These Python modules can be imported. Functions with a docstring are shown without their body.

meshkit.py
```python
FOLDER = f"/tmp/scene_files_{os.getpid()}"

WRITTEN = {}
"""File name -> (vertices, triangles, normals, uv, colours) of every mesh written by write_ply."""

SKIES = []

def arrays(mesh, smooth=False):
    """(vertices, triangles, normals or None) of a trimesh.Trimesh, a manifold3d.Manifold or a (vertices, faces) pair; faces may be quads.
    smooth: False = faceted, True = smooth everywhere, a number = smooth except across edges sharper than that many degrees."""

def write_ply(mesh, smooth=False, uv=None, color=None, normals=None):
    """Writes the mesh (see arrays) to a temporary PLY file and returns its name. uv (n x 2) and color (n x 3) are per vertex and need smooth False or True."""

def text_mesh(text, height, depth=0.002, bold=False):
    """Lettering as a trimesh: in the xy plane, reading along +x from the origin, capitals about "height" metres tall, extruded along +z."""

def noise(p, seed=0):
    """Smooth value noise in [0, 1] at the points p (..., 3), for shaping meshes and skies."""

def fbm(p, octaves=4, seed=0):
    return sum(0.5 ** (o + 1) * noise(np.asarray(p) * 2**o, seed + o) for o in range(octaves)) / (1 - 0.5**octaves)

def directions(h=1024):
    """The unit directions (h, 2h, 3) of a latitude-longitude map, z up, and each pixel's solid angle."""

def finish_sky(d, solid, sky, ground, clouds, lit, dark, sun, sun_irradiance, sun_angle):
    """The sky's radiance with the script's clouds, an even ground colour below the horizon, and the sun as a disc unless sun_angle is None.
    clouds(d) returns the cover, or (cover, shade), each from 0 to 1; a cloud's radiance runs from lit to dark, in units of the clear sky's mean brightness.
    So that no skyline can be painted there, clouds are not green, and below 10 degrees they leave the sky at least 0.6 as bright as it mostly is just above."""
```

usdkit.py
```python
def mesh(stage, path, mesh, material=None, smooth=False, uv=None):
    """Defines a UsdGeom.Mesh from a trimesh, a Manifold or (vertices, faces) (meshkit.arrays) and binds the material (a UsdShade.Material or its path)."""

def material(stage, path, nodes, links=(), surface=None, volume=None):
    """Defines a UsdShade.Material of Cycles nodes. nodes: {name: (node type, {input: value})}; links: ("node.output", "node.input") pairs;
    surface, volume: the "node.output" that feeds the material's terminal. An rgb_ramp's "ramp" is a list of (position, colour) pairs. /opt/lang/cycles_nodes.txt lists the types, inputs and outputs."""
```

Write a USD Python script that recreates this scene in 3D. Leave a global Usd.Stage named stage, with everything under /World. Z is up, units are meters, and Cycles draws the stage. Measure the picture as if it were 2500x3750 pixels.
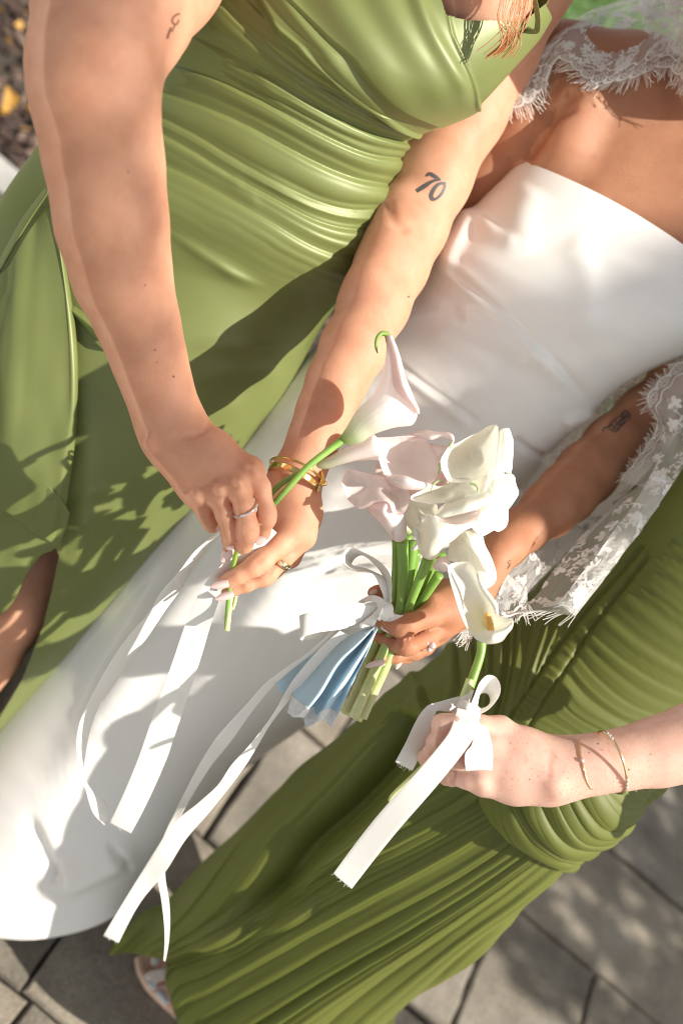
import math, numpy as np, trimesh, usdkit, meshkit
from pxr import Usd, UsdGeom, UsdLux, UsdShade, Gf, Sdf, Vt
from scipy.interpolate import PchipInterpolator, RBFInterpolator
from scipy.ndimage import map_coordinates, gaussian_filter, zoom as nd_zoom
from scipy.spatial import cKDTree
import shapely
from shapely.geometry import Polygon, LineString, Point
from shapely.ops import unary_union

# ------------------------------------------------------------------ stage, camera, sky, sun
stage = Usd.Stage.CreateInMemory()
UsdGeom.SetStageUpAxis(stage, UsdGeom.Tokens.z)
UsdGeom.SetStageMetersPerUnit(stage, 1.0)
UsdGeom.Xform.Define(stage, '/World')
UsdGeom.Scope.Define(stage, '/World/Looks')

FOC = 35 / 24 * 2500                      # focal length in photograph pixels
PITCH, ROLL = math.radians(42), math.radians(39.7)
CAM = np.array([0, 0, 1.68])
FWD = np.array([0, math.cos(PITCH), -math.sin(PITCH)])
RIGHT = np.array([1.0, 0, 0])
UP = np.array([0, math.sin(PITCH), math.cos(PITCH)])
IMX = RIGHT * math.cos(ROLL) + UP * math.sin(ROLL)      # picture right
IMY = -RIGHT * math.sin(ROLL) + UP * math.cos(ROLL)     # picture up

cam = UsdGeom.Camera.Define(stage, '/World/camera')
cam.CreateFocalLengthAttr(35.0)
cam.CreateHorizontalApertureAttr(24.0)
cam.CreateVerticalApertureAttr(36.0)
cam.CreateClippingRangeAttr(Gf.Vec2f(0.02, 200))
cam.CreateFStopAttr(2.8)
cam.CreateFocusDistanceAttr(0.99)
cam.CreateExposureAttr(0.88)
M = Gf.Matrix4d(*IMX, 0, *IMY, 0, *(-FWD), 0, *CAM, 1)
cam.AddTransformOp().Set(M)

SUN = np.array([0.70, -0.02, 0.71]); SUN /= np.linalg.norm(SUN)
dome = UsdLux.DomeLight.Define(stage, '/World/sky')
sky_m = usdkit.material(stage, '/World/Looks/sky', {
    's': ('sky_texture', {'sky_type': 'single_scattering', 'sun_disc': False, 'sun_elevation': math.asin(SUN[2]), 'sun_rotation': math.atan2(SUN[0], SUN[1])}),
    # thin bright cloud over most of the sky: the sky's own brightness without its blue
    'bw': ('rgb_to_bw', {}), 'tn': ('mix_color', {'blend_type': 'multiply', 'fac': 1.0, 'b': (1.23, 1.22, 1.16)}), 'tc': ('texture_coordinate', {}),
    'n': ('noise_texture', {'scale': 2.2, 'detail': 5.0, 'roughness': 0.6}), 'r': ('rgb_ramp', {'ramp': [(0.3, (0.55, 0.55, 0.55)), (0.6, (0.95, 0.95, 0.95))]}), 'mx': ('mix_color', {}), 'sc': ('separate_color', {}),
    'b': ('background_shader', {'strength': 0.115})}, [('s.color', 'bw.color'), ('bw.val', 'tn.a'), ('tc.generated', 'n.vector'), ('n.fac', 'r.fac'), ('r.color', 'sc.color'), ('sc.r', 'mx.fac'), ('s.color', 'mx.a'), ('tn.result', 'mx.b'), ('mx.result', 'b.color')], surface='b.background')
UsdShade.MaterialBindingAPI.Apply(dome.GetPrim()).Bind(sky_m)
dome.GetPrim().SetCustomDataByKey('kind', 'structure')
sun = UsdLux.DistantLight.Define(stage, '/World/sun')
sun.CreateIntensityAttr(1.15); sun.CreateAngleAttr(0.53); sun.CreateColorAttr(Gf.Vec3f(1.0, 0.93, 0.825))
sun.GetPrim().CreateAttribute('inputs:normalize', Sdf.ValueTypeNames.Bool).Set(True)
zx = np.cross([0, 0, 1.0], SUN); zx /= np.linalg.norm(zx); zy = np.cross(SUN, zx)
sun.AddTransformOp().Set(Gf.Matrix4d(*zx, 0, *zy, 0, *SUN, 0, 0, 0, 10, 1))

# ------------------------------------------------------------------ naming and parts
used = {}
def path_for(name, parent='/World'):
    key = (parent, name); k = used.get(key, 0); used[key] = k + 1
    return f'{parent}/{name}' if k == 0 else f'{parent}/{name}_{k:03d}'
def tag(p, label=None, cat=None, group=None, kind=None):
    p = p.GetPrim() if hasattr(p, 'GetPrim') else p
    for k, v in (('label', label), ('category', cat), ('group', group), ('kind', kind)):
        if v: p.SetCustomDataByKey(k, v)
    return p
def thing(name, label, cat, loc=(0, 0, 0), group=None):
    x = UsdGeom.Xform.Define(stage, path_for(name)); x.AddTranslateOp().Set(Gf.Vec3d(*map(float, loc)))
    tag(x, label, cat, group)
    x.loc = np.array(loc, float)
    LOC[str(x.GetPath())] = np.array(loc, float)
    return x
LOC = {}
def obj(name, mesh, mat, parent=None, smooth=True, label=None, kind=None, uv=None):
    pp = str(parent.GetPath()) if parent is not None else '/World'
    root = '/'.join(pp.split('/')[:3])
    v, f = (mesh.vertices, mesh.faces) if hasattr(mesh, 'vertices') else mesh
    v = np.asarray(v, float) - LOC.get(root, 0)
    m = usdkit.mesh(stage, path_for(name, pp), (v, f), mat, smooth=smooth, uv=uv)
    m.CreateDoubleSidedAttr(True)
    tag(m, label, None, None, kind)
    return m

# ------------------------------------------------------------------ picture point -> place in the world
S0 = 2500 / 1568
FR = {'O': (0, 0, S0), 'A': (500, 1500, 700 / 1568), 'B': (1000, 1900, 800 / 1568), 'C': (1400, 2450, 1000 / 1568), 'D': (1200, 1150, 750 / 1568),
      'GA': (500, 0, 1100 / 1568), 'GB': (1400, 0, 1100 / 1568), 'GC': (0, 400, 1000 / 1069), 'GD': (1600, 1200, 900 / 1568),
      'K': (1320, 2050, 1180 / 1568), 'GE': (1000, 2100, 1500 / 1568), 'GF': (200, 2600, 1900 / 1568), 'F5': (0, 1800, 1250 / 1568), 'F7': (0, 2750, 1250 / 1568), 'T': (0, 0, 1)}
def px(fr, p):
    a = np.array(p, float); x0, y0, s = FR[fr]
    a[..., 0] = x0 + a[..., 0] * s; a[..., 1] = y0 + a[..., 1] * s
    return a
def ray(xy):
    xy = np.asarray(xy, float); d = xy - [1250, 1875]
    return FWD + (d[..., :1] * IMX - d[..., 1:2] * IMY) / FOC
def P(xyd):
    a = np.asarray(xyd, float)
    return CAM + a[..., 2:3] * ray(a[..., :2])
def W(fr, pts): return P(px(fr, pts))
def proj(p):
    q = np.asarray(p, float) - CAM; d = q @ FWD
    return np.stack([1250 + FOC * (q @ IMX) / d, 1875 - FOC * (q @ IMY) / d, d], -1)
def at_z(xy, z):
    r = ray(xy); d = (z - CAM[2]) / r[..., 2]
    return CAM + d[..., None] * r if np.ndim(d) else CAM + d * r
def unit(v): v = np.asarray(v, float); return v / np.maximum(np.linalg.norm(v, axis=-1, keepdims=True), 1e-12)

# ------------------------------------------------------------------ mesh tools
def spline(pts, n, closed=False):
    p = np.asarray(pts, float)
    if len(p) == 2: return p[0] + (p[1] - p[0]) * np.linspace(0, 1, n)[:, None]
    t = np.r_[0, np.cumsum(np.maximum(np.linalg.norm(np.diff(p, axis=0), axis=1), 1e-6))]
    # Catmull style cubic through the points
    from scipy.interpolate import CubicSpline, Akima1DInterpolator
    return Akima1DInterpolator(t, p, method='makima')(np.linspace(0, t[-1], n))
def grid_faces(n, m, wrap=False):
    i, j = np.meshgrid(np.arange(n - 1), np.arange(m if wrap else m - 1), indexing='ij')
    a = i * m + j; b = i * m + (j + 1) % m; c = (i + 1) * m + (j + 1) % m; d = (i + 1) * m + j
    return np.concatenate([np.stack([a, b, c], -1).reshape(-1, 3), np.stack([a, c, d], -1).reshape(-1, 3)])
def vnormals(v, f):
    n = np.zeros_like(v); fn = np.cross(v[f[:, 1]] - v[f[:, 0]], v[f[:, 2]] - v[f[:, 0]])
    for k in range(3):
        for c in range(3): n[:, c] += np.bincount(f[:, k], fn[:, c], len(v))
    return unit(n)
def solid_grid(g, th):
    """A sheet given as a grid of points, made a closed shell of the thickness th."""
    n, m = g.shape[:2]; v = g.reshape(-1, 3); f = grid_faces(n, m); nr = vnormals(v, f)
    a, b = v + nr * th / 2, v - nr * th / 2; N = n * m
    idx = np.arange(N).reshape(n, m)
    rim = np.r_[idx[0, :], idx[1:, -1], idx[-1, ::-1][1:], idx[::-1, 0][1:]]
    r0, r1 = rim[:-1], rim[1:]
    side = np.concatenate([np.stack([r0, r0 + N, r1], -1), np.stack([r1, r0 + N, r1 + N], -1)])
    return np.concatenate([a, b]), np.concatenate([f, f[:, ::-1] + N, side])
def tube_uv(n, k):
    return np.vstack([np.stack([np.repeat(np.linspace(0, 1, n), k), np.tile(np.arange(k) / k, n)], -1), [[0, 0], [1, 0]]])
def tube(pts, r, k=10, n=None, cap=True):
    p = np.asarray(pts, float); n = n or max(2, len(p) * 4)
    rr = np.broadcast_to(np.asarray(r, float), (len(p),))
    q = spline(np.c_[p, rr], n); p, rr = q[:, :3], q[:, 3]
    t = unit(np.gradient(p, axis=0)); ref = np.array([0.3, 0.5, 0.81]); u = unit(np.cross(t, ref))
    for i in range(1, n):
        u[i] = unit(u[i - 1] - t[i] * (u[i - 1] @ t[i]))
    w = np.cross(t, u); a = np.linspace(0, 2 * np.pi, k, endpoint=False)
    ring = p[:, None] + rr[:, None, None] * (u[:, None] * np.cos(a)[None, :, None] + w[:, None] * np.sin(a)[None, :, None])
    v = ring.reshape(-1, 3); f = grid_faces(n, k, True)
    if cap:
        v = np.vstack([v, p[0], p[-1]]); j = np.arange(k); e = (n - 1) * k
        f = np.vstack([f, np.stack([np.full(k, n * k), (j + 1) % k, j], -1), np.stack([np.full(k, n * k + 1), e + j, e + (j + 1) % k], -1)])
    return v, f
def join(parts):
    vs, fs, o = [], [], 0
    for v, f in parts:
        vs.append(np.asarray(v)); fs.append(np.asarray(f) + o); o += len(v)
    return np.vstack(vs), np.vstack(fs)
def ball(c, r, sub=2, scale=None, axes=None):
    m = trimesh.creation.icosphere(subdivisions=sub); v = m.vertices * (r if scale is None else np.asarray(scale))
    if axes is not None: v = v @ np.asarray(axes)
    return v + c, m.faces
def ring_mesh(c, v1, v2, r, n=72, k=10, flat=None, arc=(0, 2 * np.pi)):
    """A hoop round c through the half axes v1 and v2; round stock of radius r, or a flat band (flat = half width)."""
    full = arc[1] - arc[0] > 6.28; a = np.linspace(arc[0], arc[1], n, endpoint=not full)
    p = c + np.cos(a)[:, None] * v1 + np.sin(a)[:, None] * v2
    ax = unit(np.cross(v1, v2)); out = unit(p - c); b = np.linspace(0, 2 * np.pi, k, endpoint=False)
    h = flat or r
    e = 2.0 if not flat else 0.6
    cb, sb = np.sign(np.cos(b)) * np.abs(np.cos(b)) ** e if flat else np.cos(b), np.sin(b)
    if flat: cb = np.clip(np.cos(b) * 1.5, -1, 1); sb = np.clip(np.sin(b) * 1.5, -1, 1)
    v = p[:, None] + (out[:, None] * cb[None, :, None] * r + ax * sb[None, :, None] * h)
    n_ = n
    f = grid_faces(n_, k, True)
    if full:
        j = np.arange(k); e0 = (n_ - 1) * k
        f = np.vstack([f, np.stack([e0 + j, e0 + (j + 1) % k, (j + 1) % k], -1), np.stack([e0 + j, (j + 1) % k, j], -1)])
    return v.reshape(-1, 3), f

# ------------------------------------------------------------------ bodies: rounded bones melted together, then meshed
BIG = 1.0
class Bones:
    def __init__(self, k): self.k, self.seg = k, []
    def chain(self, fr, pts):
        """pts: (x, y, depth, radius in picture units of the frame)"""
        a = np.array(pts, float); s = FR[fr][2]
        c = W(fr, a[:, :3]); r = a[:, 3] * s * a[:, 2] / FOC
        for i in range(len(c) - 1): self.seg.append((c[i], c[i + 1], r[i], r[i + 1]))
        if len(c) == 1: self.seg.append((c[0], c[0] + 1e-5, r[0], r[0]))
        return self
    def world(self, pts):
        a = np.array(pts, float)
        for i in range(len(a) - 1): self.seg.append((a[i, :3], a[i + 1, :3], a[i, 3], a[i + 1, 3]))
        return self
    def pack(self):
        self.A = np.array([s[0] for s in self.seg]); self.B = np.array([s[1] for s in self.seg]) - self.A
        self.ra = np.array([s[2] for s in self.seg]); self.rb = np.array([s[3] for s in self.seg]); self.L2 = (self.B ** 2).sum(1)
    def near(self, c, rad):
        t = np.clip(((c - self.A) * self.B).sum(1) / self.L2, 0, 1)
        return np.nonzero(np.linalg.norm(c - self.A - t[:, None] * self.B, axis=1) - np.maximum(self.ra, self.rb) < rad)[0]
    def eval(self, p, ids=None):
        out = None
        for i in (range(len(self.A)) if ids is None else ids):
            q = p - self.A[i]; t = np.clip(q @ self.B[i] / self.L2[i], 0, 1)
            d = np.sqrt(((q - t[:, None] * self.B[i]) ** 2).sum(1)) - (self.ra[i] + (self.rb[i] - self.ra[i]) * t)
            out = d if out is None else smin(out, d, self.k)
        return np.full(len(p), BIG) if out is None else out
def smin(a, b, k):
    h = np.maximum(k - np.abs(a - b), 0) / k
    return np.minimum(a, b) - h * h * k * 0.25
class Body:
    """groups: (list of Bones that meet each other with k_inner, k to the body so far)"""
    def __init__(self): self.groups, self.creases = [], []
    def crease(self, fr, pts, depth, w, d0=0.6):
        """a line pressed into the skin (frame points, laid on the skin)"""
        q = spline(px(fr, pts), 30); d = self.hit(q, d0); self.creases.append((P(np.c_[q, d]), depth, w)); return self
    def add(self, bones, k=0.01, inner=0.0015):
        bones = bones if isinstance(bones, list) else [bones]
        for b in bones: b.pack()
        self.groups.append((bones, k, inner)); return self
    def eval(self, p, c=None, rad=None):
        acc = None
        for bones, k, inner in self.groups:
            g = None
            for b in bones:
                ids = None
                if c is not None:
                    ids = b.near(c, rad + 0.075)
                    if not len(ids): continue
                d = b.eval(p, ids); g = d if g is None else smin(g, d, inner)
            if g is None: continue
            acc = g if acc is None else smin(acc, g, k)
        if acc is None: return np.full(len(p), BIG)
        for line, depth, w in self.creases:
            m = line.mean(0); R_ = np.linalg.norm(line - m, axis=1).max() + 4 * w
            if c is not None and np.linalg.norm(c - m) > R_ + rad: continue
            i = np.nonzero(np.linalg.norm(p - m, axis=1) < R_)[0]
            if len(i): acc[i] += depth * np.exp(-(cKDTree(line).query(p[i])[0] / w) ** 2)
        return acc
    def hit(self, xy, d0=0.6, steps=60):
        """depth at which the view ray through a picture point meets the skin"""
        xy = np.atleast_2d(np.asarray(xy, float)); r = ray(xy); L = np.linalg.norm(r, axis=1); d = np.full(len(xy), d0)
        for _ in range(steps):
            d = d + np.clip(self.eval(CAM + d[:, None] * r), -0.02, 0.05) * 0.9 / L
        return d
    def mesh(self, h, nb=14):
        lo = np.min([np.minimum(b.A, b.A + b.B).min(0) - b.ra.max() - b.rb.max() for g in self.groups for b in g[0]], 0) - 0.02
        hi = np.max([np.maximum(b.A, b.A + b.B).max(0) + b.ra.max() + b.rb.max() for g in self.groups for b in g[0]], 0) + 0.02
        bs = nb * h; nblk = np.ceil((hi - lo) / bs).astype(int)
        cen = np.stack(np.meshgrid(*[np.arange(k) for k in nblk], indexing='ij'), -1).reshape(-1, 3)
        cpt = lo + (cen + 0.5) * bs
        keep = np.abs(np.concatenate([self.eval(c) for c in np.array_split(cpt, max(1, len(cpt) // 40000))])) < bs * 0.866 * 1.15 + 0.004
        cen, cpt = cen[keep], cpt[keep]
        g = np.stack(np.meshgrid(*[np.arange(nb + 1)] * 3, indexing='ij'), -1).reshape(-1, 3)
        keys, verts, quads = [], [], []
        corner = np.array([[i, j, k] for i in (0, 1) for j in (0, 1) for k in (0, 1)])
        pairs = [(a, b) for a in range(8) for b in range(a + 1, 8) if np.abs(corner[a] - corner[b]).sum() == 1]
        BIGN = 1 << 20
        pack = lambda c: (c[:, 0].astype(np.int64) * BIGN + c[:, 1]) * BIGN + c[:, 2]
        for bi, c in zip(cen, cpt):
            base = bi * nb
            val = self.eval(lo + (base + g) * h, c, bs * 0.9).reshape((nb + 1,) * 3)
            if val.min() > 0 or val.max() < 0: continue
            vv = np.stack([val[i:nb + i, j:nb + j, k:nb + k] for i, j, k in corner], -1)
            act = (vv.min(-1) <= 0) & (vv.max(-1) > 0)
            ci = np.argwhere(act); cv = vv[act]
            if not len(ci): continue
            acc = np.zeros((len(ci), 3)); cnt = np.zeros(len(ci))
            for a, b in pairs:
                m = (cv[:, a] <= 0) != (cv[:, b] <= 0)
                t = np.where(m, cv[:, a] / np.where(m, cv[:, a] - cv[:, b], 1), 0)
                acc += m[:, None] * (corner[a] + (corner[b] - corner[a]) * t[:, None]); cnt += m
            verts.append(lo + (base + ci + acc / cnt[:, None]) * h); keys.append(pack(base + ci))
            for ax in range(3):
                o = [0, 0, 0]; o[ax] = 1
                a0 = val[:nb, :nb, :nb]; a1 = val[o[0]:nb + o[0], o[1]:nb + o[1], o[2]:nb + o[2]]
                for sgn, m in ((1, (a0 <= 0) & (a1 > 0)), (-1, (a0 > 0) & (a1 <= 0))):
                    e = np.argwhere(m)
                    if not len(e): continue
                    e = e + base; u = np.zeros(3, int); w = np.zeros(3, int); u[(ax + 1) % 3] = 1; w[(ax + 2) % 3] = 1
                    q = np.stack([pack(e - u - w), pack(e - w), pack(e), pack(e - u)], -1)
                    quads.append(q if sgn > 0 else q[:, ::-1])
        keys = np.concatenate(keys); verts = np.concatenate(verts); quads = np.concatenate(quads)
        order = np.argsort(keys); ks = keys[order]
        idx = np.clip(np.searchsorted(ks, quads), 0, len(ks) - 1); ok = (ks[idx] == quads).all(1)
        q = order[idx[ok]]
        return verts, np.concatenate([q[:, [0, 1, 2]], q[:, [0, 2, 3]]])

# ------------------------------------------------------------------ cloth: closed tubes of cloth round a body, with folds raised on them
GX0, GY0, GST = -900, -700, 3.0
GNX, GNY = 1400, 1700
class Folds:
    """Height of the cloth's folds (metres), laid out over the cloth as it faces the viewer's side."""
    def __init__(self):
        self.h = np.zeros((GNY, GNX))
        self.X, self.Y = np.meshgrid(GX0 + GST * np.arange(GNX), GY0 + GST * np.arange(GNY))
    def curve(self, fr, pts, amp, w, w2=None, kind='ridge', fade=(0.15, 0.15)):
        """A fold along a line. w on its left (seen along the line), w2 on its right, in picture pixels."""
        w2 = w2 or w; p = spline(px(fr, pts), 200); t = unit(np.gradient(p, axis=0)); reach = 3.2 * max(w, w2)
        x0, y0 = p.min(0) - reach; x1, y1 = p.max(0) + reach
        i0, i1 = np.clip([int((y0 - GY0) / GST), int((y1 - GY0) / GST) + 1], 0, GNY); j0, j1 = np.clip([int((x0 - GX0) / GST), int((x1 - GX0) / GST) + 1], 0, GNX)
        if i1 <= i0 or j1 <= j0: return self
        q = np.stack([self.X[i0:i1, j0:j1], self.Y[i0:i1, j0:j1]], -1).reshape(-1, 2)
        dist, k = cKDTree(p).query(q)
        off = q - p[k]; side = t[k, 0] * off[:, 1] - t[k, 1] * off[:, 0]; s = k / 199.0
        ww = np.where(side < 0, w, w2); z = dist / ww
        prof = np.exp(-z * z) if kind == 'ridge' else np.exp(-np.abs(z) * 1.3)
        tp = np.clip(np.minimum(s / max(fade[0], 1e-3), (1 - s) / max(fade[1], 1e-3)), 0, 1); tp = tp * tp * (3 - 2 * tp)
        along = np.abs(off[:, 0] * t[k, 0] + off[:, 1] * t[k, 1]); tp = np.where((k == 0) | (k == 199), tp * np.exp(-(along / 12) ** 2), tp)
        self.h[i0:i1, j0:j1] += (amp * prof * tp).reshape(i1 - i0, j1 - j0)
        return self
    def field(self, guides, smooth=1.0):
        """guides: (frame, points, value) -> a smooth value over the picture that equals each value along its line"""
        xs, vs = [], []
        for fr, pts, s in guides:
            p = spline(px(fr, pts), 12); xs.append(p); vs.append(np.linspace(s[0], s[1], 12) if np.ndim(s) else np.full(12, s))
        st = 10; gx, gy = self.X[::st, ::st], self.Y[::st, ::st]
        f = RBFInterpolator(np.concatenate(xs) / 1000, np.concatenate(vs), kernel='linear', smoothing=smooth * 1e-3)(np.stack([gx, gy], -1).reshape(-1, 2) / 1000).reshape(gx.shape)
        f = gaussian_filter(f, 0.8)
        yy, xx = np.mgrid[0:GNY, 0:GNX]
        return map_coordinates(f, [yy / st, xx / st], order=3, mode='nearest')
    def inside(self, fr, poly, feather):
        p = Polygon(px(fr, poly)); st = 6; gx, gy = self.X[::st, ::st], self.Y[::st, ::st]
        pts = shapely.points(gx.ravel(), gy.ravel()); b = p.boundary; shapely.prepare(p)
        d = shapely.distance(pts, b) * np.where(shapely.contains(p, pts), 1, -1)
        yy, xx = np.mgrid[0:GNY, 0:GNX]
        d = map_coordinates(d.reshape(gx.shape), [yy / st, xx / st], order=1, mode='nearest')
        t = np.clip(d / feather + 0.5, 0, 1); return t * t * (3 - 2 * t)
    def noise(self, amp, scale, seed=0, stretch=(1, 1), ang=0):
        c, s = math.cos(ang), math.sin(ang)
        u, v = (self.X * c + self.Y * s) / scale / stretch[0], (-self.X * s + self.Y * c) / scale / stretch[1]
        return amp * (meshkit.fbm(np.stack([u, v, np.full_like(u, 3.3)], -1), 3, seed) - 0.5)
    def at(self, xy):
        return map_coordinates(self.h, [(xy[:, 1] - GY0) / GST, (xy[:, 0] - GX0) / GST], order=1, mode='nearest')
def pleats(s, seed, vary=0.45, sharp=0.75, lean=0.0):
    """Cloth gathered into pleats, one per unit of s: rounded backs, narrow valleys, no two alike."""
    rg = np.random.default_rng(seed); n = 400
    pos = np.cumsum(1 + vary * (rg.random(n) - 0.5) * 2); pos -= pos[n // 2]
    ht = 0.18 + 0.82 * rg.random(n) ** 1.3; base = 0.25 * rg.standard_normal(n)
    i = np.clip(np.searchsorted(pos, s) - 1, 0, n - 2); t = np.clip((s - pos[i]) / (pos[i + 1] - pos[i]), 0, 1)
    tt = t ** (1 + lean)
    w = t * t * (3 - 2 * t)
    return ht[i] * np.abs(np.sin(np.pi * tt)) ** sharp + base[i] * (1 - w) + base[i + 1] * w
class Loft:
    def __init__(self, fr, st, nu=500, nv=400, power=2.0, front=0.72):
        """st: (xl, yl, xr, yr, depth of the middle, half thickness in metres, 0 = ring seen edge-on .. 1 = level ring)"""
        s = np.array(st, float); l, r = px(fr, s[:, 0:2]), px(fr, s[:, 2:4])
        t = np.arange(len(s), dtype=float); tt = np.linspace(0, t[-1], nv)
        ev = lambda a: PchipInterpolator(t, a)(tt)
        l, r, d, th, hz = ev(l), ev(r), ev(s[:, 4]), ev(s[:, 5]), ev(s[:, 6])
        Lp, Rp = P(np.c_[l, d]), P(np.c_[r, d]); c = (Lp + Rp) / 2; w = (Rp - Lp) / 2
        view = unit(CAM - c); D = unit(view * (1 - hz[:, None]) + np.array([0.0, -1, 0]) * hz[:, None])
        wn = unit(w); D = unit(D - wn * (D * wn).sum(1, keepdims=True))
        nf = int(nu * front); a = np.r_[np.linspace(-0.12, math.pi + 0.12, nf), np.linspace(math.pi + 0.12, 2 * math.pi - 0.12, nu - nf + 2)[1:-1]]
        ca, sa = np.cos(a), np.sin(a); e = 2 / power
        ca, sa = np.sign(ca) * np.abs(ca) ** e, np.sign(sa) * np.abs(sa) ** e
        self.g = c[:, None] - w[:, None] * ca[None, :, None] + (D * th[:, None])[:, None] * sa[None, :, None]
        self.n, self.m = nv, len(a); self.f = grid_faces(nv, len(a), True)[:, ::-1]
        self.uv = np.stack(np.broadcast_arrays(a[None, :], tt[:, None] / t[-1]), -1).reshape(-1, 2)
    def raise_folds(self, folds, k=1.0):
        v = self.g.reshape(-1, 3); nr = vnormals(v, self.f); view = unit(CAM - v)
        fc = (nr * view).sum(1)
        if (fc[(np.arange(self.m) == self.m // 3).nonzero()[0]]).mean() < 0 and fc.reshape(self.n, self.m)[:, self.m // 3].mean() < 0: nr, fc = -nr, -fc; self.f = self.f[:, ::-1]
        wt = np.clip((fc + 0.35) / 0.4, 0, 1)
        v = v + nr * (folds.at(proj(v)[:, :2]) * wt * k)[:, None]
        self.g = v.reshape(self.g.shape); return self
    def cut(self, fr, poly, front_only=True):
        v = self.g.reshape(-1, 3); q = proj(v); p = Polygon(px(fr, poly)); shapely.prepare(p)
        c = v[self.f].mean(1); qc = proj(c)
        ins = shapely.contains(p, shapely.points(qc[:, 0], qc[:, 1]))
        if front_only:
            mid = self.g.mean(1)[np.clip(self.f[:, 0] // self.m, 0, self.n - 1)]
            ins &= ((c - mid) @ FWD) < 0.01
        self.f = self.f[~ins]; return self
    def mesh(self): return self.g.reshape(-1, 3), self.f
    def front(self):
        """depth of the near side, over the picture"""
        v = self.g.reshape(-1, 3); q = proj(v); st = 16.0
        i, j = np.round((q[:, 1] - GY0) / st).astype(int), np.round((q[:, 0] - GX0) / st).astype(int)
        H, Wd = int(GNY * GST / st), int(GNX * GST / st); ok = (i >= 0) & (i < H) & (j >= 0) & (j < Wd)
        dm = np.full((H, Wd), 9.0); np.minimum.at(dm, (i[ok], j[ok]), q[ok, 2])
        hole = dm > 8
        if hole.any():
            from scipy.ndimage import distance_transform_edt
            k = distance_transform_edt(hole, return_distances=False, return_indices=True); dm = dm[k[0], k[1]]
        dm = gaussian_filter(dm, 1.0)
        return lambda xy: map_coordinates(dm, (np.atleast_2d(np.asarray(xy, float))[:, ::-1] - [GY0, GX0]).T / st, order=1, mode='nearest')[0 if np.ndim(xy) == 1 else slice(None)]
def sheet(fr, curves, n, m, th=0.0008):
    """Cloth spanned through a row of lines (each a list of x, y, depth)."""
    rows = np.stack([spline(W(fr, c), m) for c in curves])
    t = np.r_[0, np.cumsum(np.linalg.norm(np.diff(rows, axis=0), axis=2).mean(1))]
    from scipy.interpolate import Akima1DInterpolator
    g = rows[0] + (rows[-1] - rows[0]) * np.linspace(0, 1, n)[:, None, None] if len(rows) == 2 else Akima1DInterpolator(t, rows, method='makima')(np.linspace(0, t[-1], n))
    return g if th is None else solid_grid(g, th)
def ribbon(fr, left, right, n=60, th=0.0006, bow=0.0, m=7):
    """A flat band between two edge lines (x, y, depth)."""
    a, b = spline(W(fr, left), n), spline(W(fr, right), n); t = np.linspace(0, 1, m)
    g = a[:, None] + (b - a)[:, None] * t[None, :, None]
    if bow:
        view = unit(CAM - g); g = g + view * (bow * (4 * t * (1 - t)))[None, :, None]
    return solid_grid(g, th)
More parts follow.
